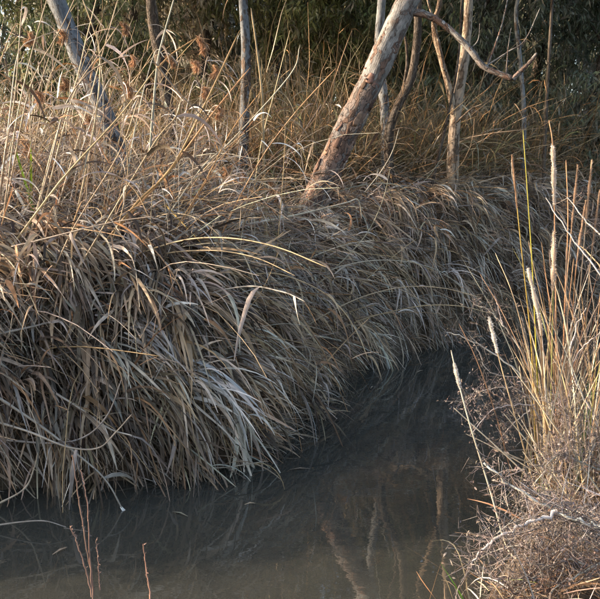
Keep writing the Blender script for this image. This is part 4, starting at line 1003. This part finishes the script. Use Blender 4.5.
shrub([(down(atpath([(600, 470), (560, 455), (545, 470), (520, 500)], 3.9, 3.8)), .005), (atpath([(580, 470), (600, 440), (620, 430)], 3.9, 3.9), .004), (atpath([(560, 470), (570, 430), (560, 400)], 3.9, 4.0), .004)],
      'grey twiggy undershrub among the feet of the cattails', 420, (.06, .18), .0018, curl=700)

def stick(path, r, label, col, name='twig', cat='twig', knob=0.0, leaves=None):
    n = max(16, 6 * len(path)); P = resample(np.asarray(path, float), n); base = P[0]
    R = r * np.linspace(1, .4, n) * (1 + knob * (np.arange(n) % 3 == 0)); b = Bag()
    b.add(*tubes((P - base)[None], R[None], np.array([col]), 6))
    o = link(name, b.mesh(name, MAT_TWIG), None, label=label, category=cat); o.location = base
    return o

def near(pts, Y, ybase=2.5):
    """Path of a plant rooted on the near bank below the picture."""
    pw = atpath(pts, Y); x0 = pw[0][0] + .02; g = gz(x0, ybase)
    return np.vstack([[x0, ybase, g - .02], pw])
def weed(paths, label, col, knob=.6):
    base = paths[0][0][0]; t = thing('dead_weed', base, label, 'weed')
    for p, r in paths:
        n = 34; P = resample(np.asarray(p), n) + rng.normal(0, .0015, (n, 3)); b = Bag()
        R = r * np.linspace(1, .5, n) * (1 + knob * rng.uniform(0, 1, n)); b.add(*tubes((P - base)[None], R[None], pick([(1, *col)], 1, .1), 6)); 
        m = 40; j = rng.integers(6, n, m); Pk = grow(P[j] - base, rng.normal(0, 1, (m, 3)) + [0, 0, .8], rng.uniform(.006, .016, m), 3, 0., 8., floor=False)
        b.add(*ribbons(Pk, rng.uniform(.002, .005, m), pick([(1, .34, .22, .17)], m), 1., 0.)); link('stem', b.mesh('stem', MAT_TWIG), t)
    return t
weed([(near([(93, 605), (86, 545), (79, 500), (73, 455)], 2.9), .0036), (atpath([(91, 590), (83, 560), (74, 535), (70, 527)], 2.9, 2.88), .0025), (atpath([(92, 597), (89, 545), (88, 510), (85, 488), (81, 470)], 2.9, 2.95), .0028),
      (atpath([(100, 590), (98, 560), (96, 540)], 2.92, 2.95), .0022)], 'reddish dead weed with knobbly stems standing in front of the lower left water', (.30, .19, .15))
weed([(near([(150, 608), (147, 575), (143, 543)], 2.8), .0034)], 'single short reddish weed stem at the bottom edge', (.32, .18, .13))
stick(atpath([(-8, 526), (20, 522), (45, 521), (66, 527)], 3.95, 3.9), .006, 'bare pale stick lying just over the water at the lower left', (.34, .31, .28))
stick(atpath([(64, 528), (85, 531), (104, 534)], 3.9, 3.95), .0035, 'thin dark stick end floating beside the reddish weed', (.2, .16, .13))
def blades(paths, label, name='grass_tuft'):
    base = paths[0][0][0]; t = thing(name, base, label, 'grass')
    for p, wd, col in paths:
        P = resample(np.asarray(p), 12)[None]; b = Bag(); b.add(*ribbons(P - base, np.array([wd]), np.array([col]), .4, .2, .3, side=np.array([[1.0, .1, .1]])))
        link('blade', b.mesh('blade', MAT_GREEN), t)
    return t
blades([(near([(470, 600), (465, 575), (456, 548), (444, 540), (432, 541)], 3.0, 2.7), .008, (.42, .36, .24)), (near([(466, 604), (455, 585), (440, 562)], 3.0, 2.7), .012, (.10, .22, .035)), (near([(455, 604), (446, 580), (436, 572)], 3.0, 2.7), .007, (.34, .28, .18)),
        (near([(472, 606), (466, 590), (470, 555)], 3.0, 2.7), .006, (.34, .25, .16)), (near([(430, 608), (434, 585), (442, 560)], 3.0, 2.7), .006, (.3, .2, .12))], 'small grass tuft with one bright green blade at the bottom edge')
blades([(down(atpath([(545, 505), (544, 490), (541, 478)], 3.9)), .014, (.12, .24, .03)), (down(atpath([(543, 508), (539, 495), (537, 484)], 3.9)), .012, (.14, .26, .04)), (down(atpath([(548, 508), (550, 494), (549, 485)], 3.9)), .012, (.10, .2, .03))], 'short green sprout at the foot of the cattails')
blades([(down(atpath([(590, 405), (594, 380), (596, 345)], 4.3)), .008, (.10, .22, .03)), (down(atpath([(586, 405), (588, 385), (590, 365)], 4.3)), .007, (.12, .22, .04))], 'thin green blades near the right edge of the clump')
blades([(down(atpath([(20, 165), (17, 155), (16, 142)], 6.0)), .022, (.16, .26, .03)), (down(atpath([(31, 170), (31, 155), (30, 140)], 6.0)), .024, (.22, .32, .03))], 'bright green young reed leaves at the left edge')
for k, (px, py, ln, az) in enumerate([(340, 398, .16, .4), (372, 388, .10, 1.2), (300, 470, .14, .1), (180, 515, .12, 2.6), (420, 372, .12, .8), (466, 420, .09, 2.0), (60, 552, .1, 1.0), (250, 505, .07, .3)]):
    v_ = (299.5 - py) / F; t_ = CAM[2] / (_st - v_ * _ct); x_, y_ = (px - 300) / F * t_, (_ct + v_ * _st) * t_
    P = np.array([[[-ln / 2 * math.cos(az), -ln / 2 * math.sin(az), .004], [0, .01, .007], [ln / 2 * math.cos(az), ln / 2 * math.sin(az), .004]]])
    b = Bag(); b.add(*ribbons(P, np.array([.016]), pick([(1, .36, .29, .21)], 1), .1, 0., .15, 'lance', side=np.array([[-math.sin(az), math.cos(az), 0]])))
    o = link('floating_leaf', b.mesh('floating_leaf', MAT_DRY), None, category='leaf', label='small dry leaf scrap floating on the dark water', group='leaf scraps on the water'); o.location = (x_, y_, .004)
print('tris', sum(len(o.data.polygons) * 2 for o in C.objects if o.type == 'MESH'), 'objects', len(C.objects))
